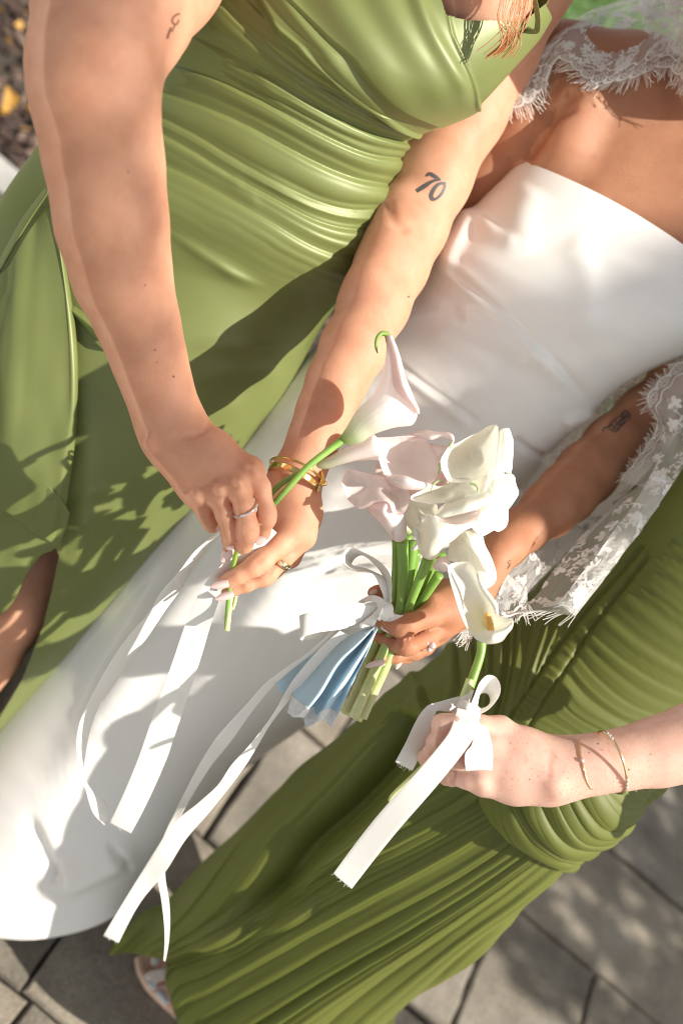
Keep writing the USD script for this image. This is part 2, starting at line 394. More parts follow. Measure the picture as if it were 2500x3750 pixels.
# ------------------------------------------------------------------ materials
def mat(name, nodes, links, surface='p.BSDF', **k): return usdkit.material(stage, f'/World/Looks/{name}', nodes, links, surface=surface, **k)
def simple(name, col, rough=0.5, **k):
    return mat(name, {'p': ('principled_bsdf', {'base_color': col, 'roughness': rough, **k})}, [])
def skin(name, a, b, freckle=None, fs=260):
    n = {'g': ('geometry', {}), 'n1': ('noise_texture', {'scale': 34.0, 'detail': 6.0, 'roughness': 0.62}), 'r1': ('rgb_ramp', {'ramp': [(0.34, b), (0.62, a)]}),
         'n2': ('noise_texture', {'scale': 900.0, 'detail': 2.0}), 'v': ('voronoi_texture', {'scale': float(fs), 'randomness': 1.0}), 'n3': ('noise_texture', {'scale': 30.0, 'detail': 1.0}),
         'fr': ('rgb_ramp', {'ramp': [(0.0, (1, 1, 1)), (0.16, (1, 1, 1)), (0.3, (0, 0, 0)), (1, (0, 0, 0))]}), 'fm': ('rgb_ramp', {'ramp': [(0.5, (0, 0, 0)), (0.62, (1, 1, 1))]}),
         'fx': ('mix_color', {'blend_type': 'multiply', 'fac': 1.0}), 'fc': ('mix_color', {'b': freckle or b}),
         'wr': ('noise_texture', {'scale': 520.0, 'detail': 5.0, 'roughness': 0.75}), 'bp': ('bump', {'strength': 0.32, 'distance': 0.0012}),
         'p': ('principled_bsdf', {'roughness': 0.56, 'specular_ior_level': 0.3, 'subsurface_weight': 0.3, 'subsurface_scale': 0.006, 'subsurface_radius': (1, 0.35, 0.2), 'subsurface_method': 'random_walk'})}
    l = [('g.position', 'n1.vector'), ('g.position', 'n2.vector'), ('g.position', 'v.vector'), ('g.position', 'n3.vector'), ('g.position', 'wr.vector'), ('n1.fac', 'r1.fac'), ('v.distance', 'fr.fac'), ('n3.fac', 'fm.fac'),
         ('fr.color', 'fx.a'), ('fm.color', 'fx.b'), ('r1.color', 'fc.a'), ('wr.fac', 'bp.height'), ('bp.normal', 'p.normal'), ('fc.result', 'p.base_color')]
    if freckle: l += [('fx.result', 'sc.color'), ('sc.r', 'mf.value1'), ('mf.value', 'fc.fac')]; n['sc'] = ('separate_color', {}); n['mf'] = ('math', {'math_type': 'multiply', 'value2': 0.45})
    else: n['fc'][1]['fac'] = 0.0
    return mat(name, n, l)
SKA = skin('skin_fair_tan', (0.53, 0.275, 0.175), (0.47, 0.225, 0.135))
SKB = skin('skin_tanned', (0.385, 0.18, 0.10), (0.34, 0.15, 0.083), freckle=(0.24, 0.09, 0.045))
SKC = skin('skin_pale', (0.58, 0.37, 0.29), (0.52, 0.305, 0.235), freckle=(0.42, 0.19, 0.12), fs=190)
def cloth(name, col, col2, rough, sheen=0.0, weave=2500.0, strength=0.08, spec=0.5, aniso=0.0, trans=0.0, coat=0.0, metal=0.0):
    n = {'g': ('geometry', {}), 'n1': ('noise_texture', {'scale': 9.0, 'detail': 3.0}), 'r1': ('rgb_ramp', {'ramp': [(0.3, col2), (0.7, col)]}),
         'w': ('noise_texture', {'scale': weave, 'detail': 2.0}), 'bp': ('bump', {'strength': strength, 'distance': 0.0006}),
         'p': ('principled_bsdf', {'roughness': rough, 'sheen_weight': sheen, 'sheen_roughness': 0.4, 'specular_ior_level': spec, 'anisotropic': aniso, 'metallic': metal, 'coat_weight': coat, 'coat_roughness': 0.42, 'sheen_tint': col})}
    l = [('g.position', 'n1.vector'), ('g.position', 'w.vector'), ('n1.fac', 'r1.fac'), ('r1.color', 'p.base_color'), ('w.fac', 'bp.height'), ('bp.normal', 'p.normal')]
    if trans:
        n['t'] = ('translucent_bsdf', {'color': tuple(min(1, c * 1.05) for c in col)}); n['m'] = ('mix_closure', {'fac': trans})
        return mat(name, n, l + [('p.BSDF', 'm.closure1'), ('t.BSDF', 'm.closure2')], surface='m.closure')
    return mat(name, n, l)
SATIN = cloth('green_satin', (0.152, 0.178, 0.054), (0.138, 0.163, 0.049), 0.47, sheen=0.3, spec=0.5, strength=0.03, metal=0.12)
JERSEY = cloth('olive_jersey', (0.103, 0.117, 0.022), (0.092, 0.106, 0.019), 0.55, sheen=0.3, spec=0.3, strength=0.05)
CREPE = cloth('ivory_crepe', (0.80, 0.785, 0.76), (0.78, 0.765, 0.74), 0.6, sheen=0.1, weave=1800.0, strength=0.12, spec=0.35, trans=0.06)
RIBBON = cloth('cream_ribbon', (0.86, 0.835, 0.79), (0.84, 0.815, 0.77), 0.5, weave=3000.0, spec=0.4, trans=0.12)
BLUE = cloth('blue_cotton', (0.56, 0.72, 0.82), (0.53, 0.69, 0.79), 0.8, weave=2200.0, strength=0.15, spec=0.2, trans=0.15)
GOLD = simple('gold', (0.86, 0.58, 0.22), 0.16, metallic=1.0)
PALEGOLD = simple('pale_gold', (0.86, 0.68, 0.40), 0.18, metallic=1.0)
SILVER = simple('silver', (0.8, 0.79, 0.78), 0.2, metallic=1.0)
GEM = simple('diamond', (0.95, 0.95, 0.95), 0.03, transmission_weight=0.6, ior=2.2)
NAIL = simple('nail_varnish', (0.74, 0.52, 0.47), 0.18, coat_weight=0.6, subsurface_weight=0.1)
NAILW = simple('toe_varnish', (0.72, 0.78, 0.82), 0.15, coat_weight=0.6)
INK = simple('tattoo_ink', (0.055, 0.048, 0.047), 0.55)
INKS = simple('faded_tattoo_ink', (0.10, 0.045, 0.03), 0.55)
MOLE = simple('mole', (0.20, 0.07, 0.035), 0.5)
HAIR = simple('auburn_hair', (0.42, 0.17, 0.06), 0.35)
HAIRD = simple('brown_hair', (0.10, 0.055, 0.03), 0.4)
NUDE = simple('nude_leather', (0.62, 0.42, 0.31), 0.35)
THREAD = simple('cream_thread', (0.80, 0.77, 0.72), 0.7)

# ------------------------------------------------------------------ the ground: paving in rows, a kerb, a bed of bark and leaves, planting behind
def stone(name, a, b, c):
    return mat(name, {'g': ('geometry', {}), 'o': ('object_info', {}), 'n1': ('noise_texture', {'scale': 7.0, 'detail': 6.0, 'roughness': 0.65}), 'r1': ('rgb_ramp', {'ramp': [(0.3, b), (0.52, a), (0.75, c)]}),
        'n2': ('noise_texture', {'scale': 160.0, 'detail': 4.0}), 'r2': ('rgb_ramp', {'ramp': [(0.3, (0.72, 0.72, 0.72)), (0.7, (1.1, 1.1, 1.1))]}), 'mx': ('mix_color', {'blend_type': 'multiply', 'fac': 1.0}),
        'bp': ('bump', {'strength': 0.5, 'distance': 0.003}), 'p': ('principled_bsdf', {'roughness': 0.85, 'specular_ior_level': 0.25})},
        [('g.position', 'n1.vector'), ('g.position', 'n2.vector'), ('n1.fac', 'r1.fac'), ('n2.fac', 'r2.fac'), ('r1.color', 'mx.a'), ('r2.color', 'mx.b'), ('mx.result', 'p.base_color'), ('n2.fac', 'bp.height'), ('bp.normal', 'p.normal')])
STONES = [stone('paving_grey', (0.205, 0.183, 0.15), (0.125, 0.112, 0.093), (0.32, 0.29, 0.245)), stone('paving_buff', (0.235, 0.204, 0.162), (0.14, 0.123, 0.097), (0.29, 0.262, 0.215)),
          stone('paving_brown', (0.17, 0.15, 0.121), (0.105, 0.093, 0.075), (0.235, 0.215, 0.18))]
SOIL = simple('soil', (0.045, 0.034, 0.025), 0.95)
BARKM = [simple('bark_dark', (0.035, 0.02, 0.016), 0.8), simple('bark_brown', (0.065, 0.038, 0.028), 0.8), simple('bark_pale', (0.15, 0.10, 0.078), 0.8)]
LEAFY = simple('yellow_leaf', (0.46, 0.25, 0.05), 0.6)
ground = obj('ground', (np.array([[-40, -8, -0.035], [40, -8, -0.035], [40, 60, -0.035], [-40, 60, -0.035.__float__()]], float), np.array([[0, 1, 2], [0, 2, 3]])), SOIL, smooth=False, kind='structure')
pave = thing('pavement', None, None); tag(pave, kind='structure')
rg = np.random.default_rng(4)
def slab(x0, x1, y0, y1, i):
    g = 0.0032; x0 += g; x1 -= g; y0 += g; y1 -= g; c = 0.006; z = rg.normal(0, 0.0012)
    o = np.array([[x0, y0], [x1, y0], [x1, y1], [x0, y1]]) + rg.normal(0, 0.0022, (4, 2))
    k = 9; e = np.concatenate([o[a] + (o[(a + 1) % 4] - o[a]) * np.linspace(0, 1, k, endpoint=False)[:, None] for a in range(4)])
    cen = o.mean(0); e = e + rg.normal(0, 0.0012, e.shape)
    inn = e + unit(cen - e) * c
    n = len(e); v = np.vstack([np.c_[e, np.full(n, -0.045)], np.c_[e, np.full(n, -0.006 + z)], np.c_[inn, np.full(n, z)], [[*cen, z]]])
    j = np.arange(n); q = (j + 1) % n; f = []
    for a in (0, n): f += [np.stack([a + j, a + q, a + n + q], -1), np.stack([a + j, a + n + q, a + n + j], -1)]
    f.append(np.stack([2 * n + j, 2 * n + q, np.full(n, 3 * n)], -1))
    obj('paving_slab', (v, np.vstack(f)), STONES[i % 3], pave, smooth=25)
rows = [(-1.0, -0.55), (-0.55, -0.2), (-0.2, 0.15), (0.15, 0.545), (0.545, 0.94), (0.94, 1.27), (1.27, 1.565), (1.565, 1.93)]
first = {0.15: 0.112, 0.545: 0.09, 0.94: 0.768, 1.27: 0.30, 1.565: 0.62}
n_ = 0
for y0, y1 in rows:
    x = first.get(y0, 0.4 * rg.random()); xs = [x]
    if y0 == 0.94: xs.append(1.02)
    while xs[-1] < 2.6: xs.append(xs[-1] + rg.uniform(0.45, 0.75))
    while xs[0] > -2.6: xs.insert(0, xs[0] - rg.uniform(0.45, 0.75))
    for a, b in zip(xs[:-1], xs[1:]):
        n_ += int(rg.integers(1, 3)); slab(a, b, y0, y1, n_)
kerb = obj('kerb', trimesh.creation.box(bounds=[[-3, 1.94, -0.04], [3, 2.05, 0.035]]), stone('kerb_stone', (0.36, 0.35, 0.33), (0.26, 0.25, 0.235), (0.45, 0.44, 0.42)), smooth=False, kind='structure')
def chips(n, x0, x1, y0, y1, size, zmax, seed, flat=0.3):
    r = np.random.default_rng(seed); b = trimesh.creation.icosphere(subdivisions=1); nv = len(b.vertices)
    c = np.c_[r.uniform(x0, x1, n), r.uniform(y0, y1, n), r.uniform(-0.02, zmax, n)]
    sc = size * r.uniform(0.5, 1.4, (n, 1)) * np.array([[1, 0.45, flat]]); a = r.uniform(0, 6.28, n); tl = r.normal(0, 0.4, n)
    v = b.vertices[None] * sc[:, None] * (1 + 0.25 * r.standard_normal((n, nv, 1)))
    x, y, z = v[..., 0] * np.cos(tl)[:, None] - v[..., 2] * np.sin(tl)[:, None], v[..., 1], v[..., 0] * np.sin(tl)[:, None] + v[..., 2] * np.cos(tl)[:, None]
    v = np.stack([x * np.cos(a)[:, None] - y * np.sin(a)[:, None], x * np.sin(a)[:, None] + y * np.cos(a)[:, None], z], -1) + c[:, None]
    return v.reshape(-1, 3), (b.faces[None] + (np.arange(n) * nv)[:, None, None]).reshape(-1, 3)
bed = obj('mulch_bed', (np.array([[-6, 2.05, 0.0], [4, 2.05, 0.0], [4, 4.6, 0.05], [-6, 4.6, 0.05]], float), np.array([[0, 1, 2], [0, 2, 3]])), SOIL, smooth=False, kind='structure')
for i, m in enumerate(BARKM):
    obj('bark_mulch', chips(2600, -2.6, 0.2, 2.06, 4.2, 0.021, 0.045, 20 + i), m, smooth=False, kind='stuff')
def leaves(n, x0, x1, y0, y1, z0, z1, L, wd, seed, up=0.5, bend=0.3):
    r = np.random.default_rng(seed); c = np.c_[r.uniform(x0, x1, n), r.uniform(y0, y1, n), r.uniform(z0, z1, n)]
    d = unit(np.c_[r.normal(0, 1, (n, 2)), r.normal(up, 0.6, n)]); s = unit(np.cross(d, r.normal(0, 1, (n, 3)))); nn = np.cross(d, s)
    l = L * r.uniform(0.5, 1.2, (n, 1)); w = wd * l
    p = [c, c + d * l * 0.35 + s * w, c + d * l - nn * l * bend, c + d * l * 0.35 - s * w, c + d * l * 0.45 + nn * l * 0.08]
    v = np.stack(p, 1).reshape(-1, 3); o = (np.arange(n) * 5)[:, None]
    f = np.concatenate([o + np.array([[a, b, 4]]) for a, b in ((0, 1), (1, 2), (2, 3), (3, 0))])
    return v, f
lf = obj('fallen_leaf', leaves(260, -2.4, 0, 2.07, 4.0, 0.035, 0.065, 0.055, 0.42, 31, up=0.0), LEAFY, smooth=False, kind='stuff')
def leafmat(name, a, b):
    return mat(name, {'g': ('geometry', {}), 'n': ('noise_texture', {'scale': 3.0, 'detail': 2.0}), 'r': ('rgb_ramp', {'ramp': [(0.35, a), (0.65, b)]}), 'p': ('principled_bsdf', {'roughness': 0.5}), 't': ('translucent_bsdf', {}), 'm': ('mix_closure', {'fac': 0.35})},
        [('g.position', 'n.vector'), ('n.fac', 'r.fac'), ('r.color', 'p.base_color'), ('r.color', 't.color'), ('p.BSDF', 'm.closure1'), ('t.BSDF', 'm.closure2')], surface='m.closure')
LEAFA, LEAFB = leafmat('shrub_leaf', (0.05, 0.12, 0.03), (0.14, 0.26, 0.09)), leafmat('grass_blade', (0.10, 0.19, 0.05), (0.20, 0.32, 0.11))
obj('lawn', (np.array([[-30, 4.6, 0.03], [30, 4.6, 0.03], [30, 58, 0.03], [-30, 58, 0.03]], float), np.array([[0, 1, 2], [0, 2, 3]])), LEAFB, smooth=False, kind='structure')
obj('grass', leaves(9000, -3.5, 3.0, 4.3, 9.5, 0.0, 0.12, 0.16, 0.07, 41, up=1.4, bend=0.2), LEAFB, smooth=False, kind='stuff')
obj('ground_cover', leaves(5000, -2.2, 1.6, 3.0, 5.2, 0.02, 0.42, 0.09, 0.3, 42, up=0.3), LEAFA, smooth=False, kind='stuff')

# unseen trees, leaf clumps set along the sunlight to shade paving, gown and arms
U_ = unit(np.cross([0, 0, 1.0], SUN)); V_ = np.cross(SUN, U_)
def clump(boxes, seed):
    """leaf clumps; each (u0, u1, v0, v1 across the sunlight, distance towards the sun, number, leaf length)"""
    r = np.random.default_rng(seed); out = []
    for u0, u1, v0, v1, s0, n, L in boxes:
        v, f = leaves(n, 0, 1, 0, 1, 0, 1, L, 0.32, int(r.integers(1e6)), up=0.2); e = L * .4
        c = r.uniform(u0 + e, u1 - e, n)[:, None] * U_ + r.uniform(v0 + e, v1 - e, n)[:, None] * V_ + (s0 + r.normal(0, 0.16, n))[:, None] * SUN
        v = v.reshape(n, 5, 3); out.append(((v - v.mean(1, keepdims=True) + c[:, None]).reshape(-1, 3), f))
    return join(out)
SP = lambda u, v, s: u * U_ + v * V_ + s * SUN
def tree_of(label, base, boxes, seed):
    base = np.array(base, float); t = thing('tree', label, 'tree', base)
    obj('crown', clump(boxes, seed), LEAFA, t, smooth=False)
    top = base + [-.15, .05, 3.4]
    obj('trunk', tube([base - [0, 0, .05], base + [.02, .02, 1.2], base + [-.05, .03, 2.3], top], [.11, .085, .07, .045], 14), BARKM[1], t)
    for u0, u1, v0, v1, s0, n, L in boxes:
        e = SP((u0 + u1) / 2, (v0 + v1) / 2, s0); obj('limb', tube([base + [-.04, .03, 2.1], (base + [-.05, .03, 2.6]) * .6 + e * .4 + [0, 0, .15], e], [.05, .03, .010], 10), BARKM[1], t)
tree_of('unseen foliage out of the picture to the right, placed to shade the paving, the gown and the forearm of the bride', (4.6, 2.2, 0), [(1.12, 2.2, -1.2, -.45, 4.4, 1700, .085), (.78, .98, -.95, -.42, 4.4, 300, .085), (1.0, 1.12, -.46, -.2, 4.5, 130, .085), (.97, 1.35, .64, .88, 8.0, 260, .08), (.90, 1.14, .57, .75, 2.8, 1500, .04)], 5)  # unseen leaf clumps; the last two placed to shade bodice and bride's forearm
tree_of('unseen foliage out of the picture towards the viewer, placed to shade the near arm', (5.6, -1.2, 0), [(.34, .705, .74, 1.14, 6.5, 900, .04), (.25, .74, 1.10, 1.75, 6.5, 1800, .04), (.1, .5, -.5, .1, 3.6, 400, .08)], 6)  # unseen leaf clumps placed between the sun and the near arm to darken it
# ------------------------------------------------------------------ the three women: one continuous body each
def head(body, c, up, face, s=1.0):
    """a head of hair-covered size round c; up and face are directions"""
    up, face = unit(up), unit(face); sd = np.cross(face, up)
    q = lambda f, s_, u, r: [*(c + s * (face * f + sd * s_ + up * u)), r * s]
    sk = Bones(0.03).world([q(-.02, 0, .04, .082), q(.01, 0, .03, .08), q(.035, 0, -.045, .055), q(.06, 0, -.085, .026)])
    sk.world([q(.085, 0, .01, .012), q(.105, 0, -.03, .014)])
    sk.world([q(.0, -.074, 0, .012), q(-.01, -.078, -.02, .012)]); sk.world([q(.0, .074, 0, .012), q(-.01, .078, -.02, .012)])
    sk.world([q(.078, -.02, -.068, .009), q(.082, 0, -.066, .01), q(.078, .02, -.068, .009)])
    nk = Bones(0.03).world([q(-.02, 0, -.05, .058), q(-.03, 0, -.18, .056)])
    body.add([sk, nk], k=0.03, inner=0.03)
def hair(name, parent, c, up, face, m, s=1.0, back=0.30):
    up, face = unit(up), unit(face); sd = np.cross(face, up)
    q = lambda f, s_, u, r: [*(c + s * (face * f + sd * s_ + up * u)), r * s]
    h = Bones(0.03).world([q(-.03, 0, .055, .092), q(-.005, 0, .07, .082)]).world([q(-.06, -.03, .0, .075), q(-.09, -.05, -back, .05)]).world([q(-.06, .03, .0, .075), q(-.09, .05, -back, .05)])
    h.world([q(.0, -.072, .03, .03), q(-.02, -.085, -back * .8, .028)]).world([q(.0, .072, .03, .03), q(-.02, .085, -back * .8, .028)])
    return obj('hair', Body().add(h).mesh(0.007), m, parent)
def nail(body, parent, fr, base, tip, w, mat_=None, d=None, lift=0.0004, curve=0.35, dt=0.0):
    """A nail from its root to its tip on the finger that the view ray meets there. w: full width in picture units of the frame."""
    b, t = px(fr, base), px(fr, tip); s = FR[fr][2]; w = w * s / 2
    ax = t - b; L = np.linalg.norm(ax); ax /= L; sd = np.array([-ax[1], ax[0]])
    d0 = body.hit(b[None])[0] if d is None else d; bi = body.hit((b + (t - b) * 0.5)[None])[0] if d is None else d
    if abs(bi - d0) > 0.012: bi = d0
    d1 = d0 + (bi - d0) * 1.7 + dt
    n, m = 12, 9; tt = np.linspace(0, 1, n); xx = np.linspace(-1, 1, m)
    prof = np.sin(np.pi * np.clip(0.22 + 0.78 * tt, 0, 1) ** 1.0) ** 0.55; prof[-1] = 0.12; prof = prof / prof.max()
    g = np.zeros((n, m, 3))
    for i in range(n):
        xy = b + ax * L * tt[i] + sd * (w * prof[i] * xx)[:, None]
        dd = d0 + (d1 - d0) * tt[i] - lift + curve * (w * prof[i] / FOC) * xx ** 2 - 0.0006 * math.sin(math.pi * tt[i])
        g[i] = P(np.c_[xy, dd])
    return obj('nail', solid_grid(g, 0.0006), mat_ or NAIL, parent)
def decal(name, body, parent, polys, m, lift=0.00025, step=5.0):
    """Ink in the skin: flat shapes (picture pixels) laid on the skin under them."""
    parts = []
    for g in polys:
        g = g.segmentize(step)
        try: v, f = trimesh.creation.triangulate_polygon(g, engine='earcut')
        except Exception: continue
        for _ in range(2):
            e = v[f]; big = np.linalg.norm(e - np.roll(e, 1, 1), axis=2).max()
            if big > step * 3: v, f = trimesh.remesh.subdivide(np.c_[v, np.zeros(len(v))], f); v = v[:, :2]
        d = body.hit(v) - lift
        if np.ptp(d) > 0.05: continue
        parts.append((P(np.c_[v, d]), f))
    return obj(name, join(parts), m, parent) if parts else parent
def stroke(fr, pts, w):
    """brush stroke with its own width at each point -> polygon"""
    a = np.array(pts, float); s = FR[fr][2]
    p = spline(np.c_[px(fr, a[:, :2]), (a[:, 2] if a.shape[1] > 2 else np.full(len(a), w)) * s / 2], 40)
    t = unit(np.gradient(p[:, :2], axis=0)); n = np.stack([-t[:, 1], t[:, 0]], -1) * p[:, 2:]
    g = Polygon(np.vstack([p[:, :2] + n, (p[:, :2] - n)[::-1]])).buffer(0)
    return g if g.geom_type == 'Polygon' else unary_union(g)
def polys(g): return [x for x in getattr(unary_union(g), 'geoms', [unary_union(g)]) if x.geom_type == 'Polygon' and x.area > 1]
def moles(body, parent, fr, pts):
    for x, y, r in pts:
        c = px(fr, (x, y)); decal('mole', body, parent, [Point(c).buffer(r * FR[fr][2], 3)], MOLE)

# --- the bridesmaid on the left
A = thing('person', 'bridesmaid in shiny green satin dress tying ribbon round a single calla lily', 'person', P([*px('O', (300, 1900)), 1.2]) * [1, 1, 0])
bodyA = Body()
tors = Bones(0.06).chain('O', [(760, 60, 1.16, 260), (700, 300, 1.22, 250)]).chain('O', [(1020, -120, 1.10, 150), (1180, -160, 1.12, 110)]).chain('O', [(1020, -120, 1.10, 150), (480, -300, 1.0, 170)]).chain('O', [(1040, -160, 1.10, 150), (1090, -40, 1.02, 115), (1090, 30, 1.0, 95)]).chain('O', [(1100, -160, 1.12, 90), (1220, -360, 1.0, 80)])
bodyA.add(tors)
armR = Bones(0.02).chain('O', [(480, -300, .98, 150), (330, -110, .86, 185), (258, 10, .82, 172), (222, 130, .80, 140), (216, 215, .80, 131), (232, 310, .825, 122), (244, 400, .84, 121), (258, 520, .86, 118), (282, 640, .885, 103), (320, 750, .905, 84), (347, 840, .925, 74), (371, 915, .94, 66), (385, 965, .946, 60)]).chain('O', [(180, 150, .80, 92), (190, 215, .79, 84), (215, 330, .82, 90)])
handR = Bones(0.016).chain('A', [(210, 130, .944, 175), (250, 300, .936, 150)]).chain('A', [(390, 120, .946, 165), (560, 300, .940, 140)]).chain('A', [(250, 230, .938, 135), (430, 640, .935, 82)]) \
    .chain('A', [(430, 180, .94, 130), (660, 330, .932, 118), (930, 480, .925, 92)]).chain('A', [(360, 220, .936, 130), (810, 600, .920, 90)]).chain('A', [(280, 260, .936, 120), (640, 690, .925, 82)]).chain('A', [(220, 280, .94, 120), (480, 710, .935, 74)])
kn = Bones(0.02).chain('A', [(835, 590, .9015, 22), (852, 620, .9025, 18)]).chain('A', [(675, 660, .9075, 20), (690, 690, .908, 15)]).chain('A', [(490, 720, .917, 20), (505, 745, .917, 16)]).chain('A', [(955, 470, .9075, 20), (975, 500, .9075, 15)]).chain('A', [(95, 285, .915, 36), (110, 305, .915, 34)])
f1 = Bones(0.006).chain('A', [(950, 500, .925, 88), (1020, 640, .922, 74), (1072, 840, .922, 66), (1068, 900, .924, 67), (1035, 1010, .935, 54), (1008, 1075, .942, 40)])
f2 = Bones(0.006).chain('A', [(830, 610, .920, 86), (885, 800, .912, 80), (915, 970, .912, 80), (912, 1020, .914, 79), (885, 1110, .925, 62), (868, 1140, .93, 50)])
f3 = Bones(0.006).chain('A', [(660, 690, .925, 78), (720, 860, .918, 70), (762, 980, .918, 66), (768, 1020, .920, 64), (762, 1080, .93, 54), (760, 1110, .936, 40)])
f4 = Bones(0.006).chain('A', [(500, 720, .935, 72), (560, 840, .932, 66), (600, 920, .936, 57), (620, 955, .942, 48), (640, 968, .948, 34)])
th = Bones(0.01).chain('A', [(700, 420, .96, 110), (860, 760, .985, 85), (800, 1020, .985, 68), (755, 1150, .978, 52)])
bodyA.add(armR, 0.05).add(handR, 0.02).add(kn, 0.012).add(th, 0.01).add([f1, f2, f3, f4], 0.010, 0.0015)
armL = Bones(0.02).chain('O', [(1290, -160, 1.14, 110), (1205, -40, 1.16, 104), (1130, 110, 1.17, 102), (1062, 250, 1.17, 97), (988, 410, 1.16, 87), (940, 520, 1.145, 81), (899, 610, 1.125, 78), (858, 700, 1.10, 75), (812, 800, 1.07, 70), (772, 880, 1.05, 62), (742, 950, 1.032, 55), (716, 1020, 1.02, 50), (700, 1060, 1.018, 49)]).chain('O', [(915, 470, 1.125, 40), (895, 540, 1.115, 34), (850, 640, 1.085, 40)])
handL = Bones(0.016).chain('A', [(1290, 560, 1.018, 170), (1300, 720, 1.012, 150), (1310, 850, 1.005, 120), (1300, 990, .998, 105)]).chain('A', [(1330, 600, 1.02, 150), (1370, 860, 1.01, 115), (1370, 1050, 1.005, 78)]).chain('A', [(1200, 600, 1.02, 130), (1190, 800, 1.012, 95), (1230, 960, 1.002, 95)])
g1 = Bones(0.006).chain('A', [(1280, 1000, .998, 100), (1170, 1110, .988, 92), (1030, 1240, .978, 84), (960, 1290, .976, 80), (840, 1360, .976, 68), (760, 1400, .978, 58), (690, 1425, .98, 40)])
g2 = Bones(0.006).chain('A', [(1370, 1060, 1.005, 76), (1220, 1215, 1.0, 66), (1090, 1355, .994, 60), (1050, 1385, .993, 60), (900, 1440, .99, 54), (800, 1475, .99, 48), (725, 1500, .99, 36)])
g3 = Bones(0.008).chain('A', [(1180, 820, 1.015, 85), (1080, 1040, 1.01, 66), (980, 1170, 1.005, 56), (930, 1210, 1.0, 40)])
g4 = Bones(0.006).chain('A', [(1400, 1040, 1.02, 62), (1280, 1230, 1.03, 56), (1120, 1340, 1.03, 52), (1000, 1380, 1.025, 48)])
bodyA.add(armL, 0.02).add(handL, 0.02).add([g1, g2, g3, g4], 0.010, 0.0015)
bodyA.add(Bones(0.02).chain('O', [(150, 1150, 1.36, 140), (26, 1375, 1.335, 98), (-50, 1490, 1.36, 92), (-130, 1640, 1.42, 85), (-220, 1800, 1.5, 70)]), 0.02)
hA = P([*px('O', (1180, -620)), .93]); head(bodyA, hA, IMY * .75 + IMX * .25, unit(CAM - hA) * .2 - IMY * .8 + IMX * .2)
for l_ in ([(405, 215), (500, 190), (590, 112)], [(440, 235), (520, 205), (592, 140)], [(330, 250), (420, 225), (500, 210)]): bodyA.crease('A', l_, .0011, .0022)
for l_ in ([(893, 985), (925, 975), (950, 985)], [(890, 1012), (920, 1004), (945, 1010)], [(740, 985), (765, 978), (790, 988)], [(1050, 860), (1085, 855), (1115, 872)], [(985, 1255), (1020, 1230), (1040, 1215)], [(1075, 1375), (1090, 1350), (1105, 1330)]): bodyA.crease('A', l_, .0009, .0019)
bodyA.crease('O', [(890, 470), (905, 505), (925, 525)], .003, .006)
obj('skin', bodyA.mesh(0.0021), SKA, A)
hair('hair', A, hA, IMY * .75 + IMX * .25, unit(CAM - hA) * .2 - IMY * .8 + IMX * .2, HAIR, back=0.16)
for b_, t_, w_ in (((1000, 1050), (1055, 1055), 0),): pass
nail(bodyA, A, 'A', (975, 1085), (1062, 1058), 66); nail(bodyA, A, 'A', (815, 1160), (912, 1148), 62, curve=.2); nail(bodyA, A, 'A', (735, 1130), (800, 1122), 46); nail(bodyA, A, 'A', (655, 985), (668, 945), 34)
nail(bodyA, A, 'A', (785, 1140), (695, 1252), 88, d=.972, dt=.004)
nail(bodyA, A, 'A', (755, 1425), (605, 1455), 66, d=.9615, dt=.002, curve=.6); nail(bodyA, A, 'A', (795, 1508), (645, 1558), 66, d=.9765, dt=.002, curve=.6)

# --- the bride
B = thing('person', 'tanned bride in a strapless ivory gown holding a bouquet of calla lilies', 'person', P([*px('O', (150, 1950)), 1.6]) * [1, 1, 0])
bodyB = Body()
bodyB.add(Bones(0.05).chain('O', [(1290, 165, 1.24, 95), (1450, 230, 1.26, 120), (1640, 380, 1.26, 120), (1860, 560, 1.25, 95)]).chain('O', [(1400, 330, 1.28, 180), (1680, 560, 1.28, 180)]).chain('O', [(1340, 520, 1.27, 170), (1580, 690, 1.27, 170)]).chain('O', [(1220, 700, 1.30, 190), (1000, 900, 1.32, 190)]).chain('O', [(1600, 260, 1.27, 90), (1720, 130, 1.26, 80)]))
bodyB.add(Bones(0.02).chain('O', [(1290, 165, 1.24, 98), (1195, 300, 1.245, 92), (1105, 410, 1.27, 84), (1020, 520, 1.30, 78), (940, 590, 1.33, 70), (840, 560, 1.38, 60), (700, 480, 1.42, 50)]).chain('O', [(1330, 240, 1.19, 60), (1290, 330, 1.2, 50), (1260, 400, 1.22, 70)]), 0.03)
bodyB.add(Bones(0.02).chain('O', [(1860, 560, 1.25, 95), (1780, 700, 1.27, 100), (1640, 830, 1.28, 98)]).chain('GD', [(1760, 330, 1.28, 195), (1560, 380, 1.28, 190), (1330, 560, 1.27, 172), (1125, 745, 1.25, 170), (950, 930, 1.22, 180), (825, 1060, 1.19, 172), (710, 1162, 1.16, 160), (557, 1286, 1.12, 128), (440, 1395, 1.09, 112), (373, 1461, 1.075, 110)]), 0.02)
handB = Bones(0.014).chain('B', [(1520, 420, 1.075, 118), (1400, 560, 1.06, 120), (1290, 640, 1.045, 105)]).chain('B', [(1480, 480, 1.075, 100), (1260, 570, 1.05, 80), (1150, 590, 1.03, 62)]).chain('B', [(1460, 560, 1.075, 110), (1260, 720, 1.045, 85)]).chain('B', [(1400, 640, 1.07, 95), (1210, 770, 1.05, 70)]).chain('B', [(1380, 680, 1.08, 85), (1180, 830, 1.06, 60)])
b1 = Bones(0.006).chain('B', [(1270, 650, 1.045, 90), (1120, 700, 1.022, 80), (960, 765, 1.0, 76), (910, 785, .998, 66), (830, 755, 1.004, 56), (760, 740, 1.014, 46)])
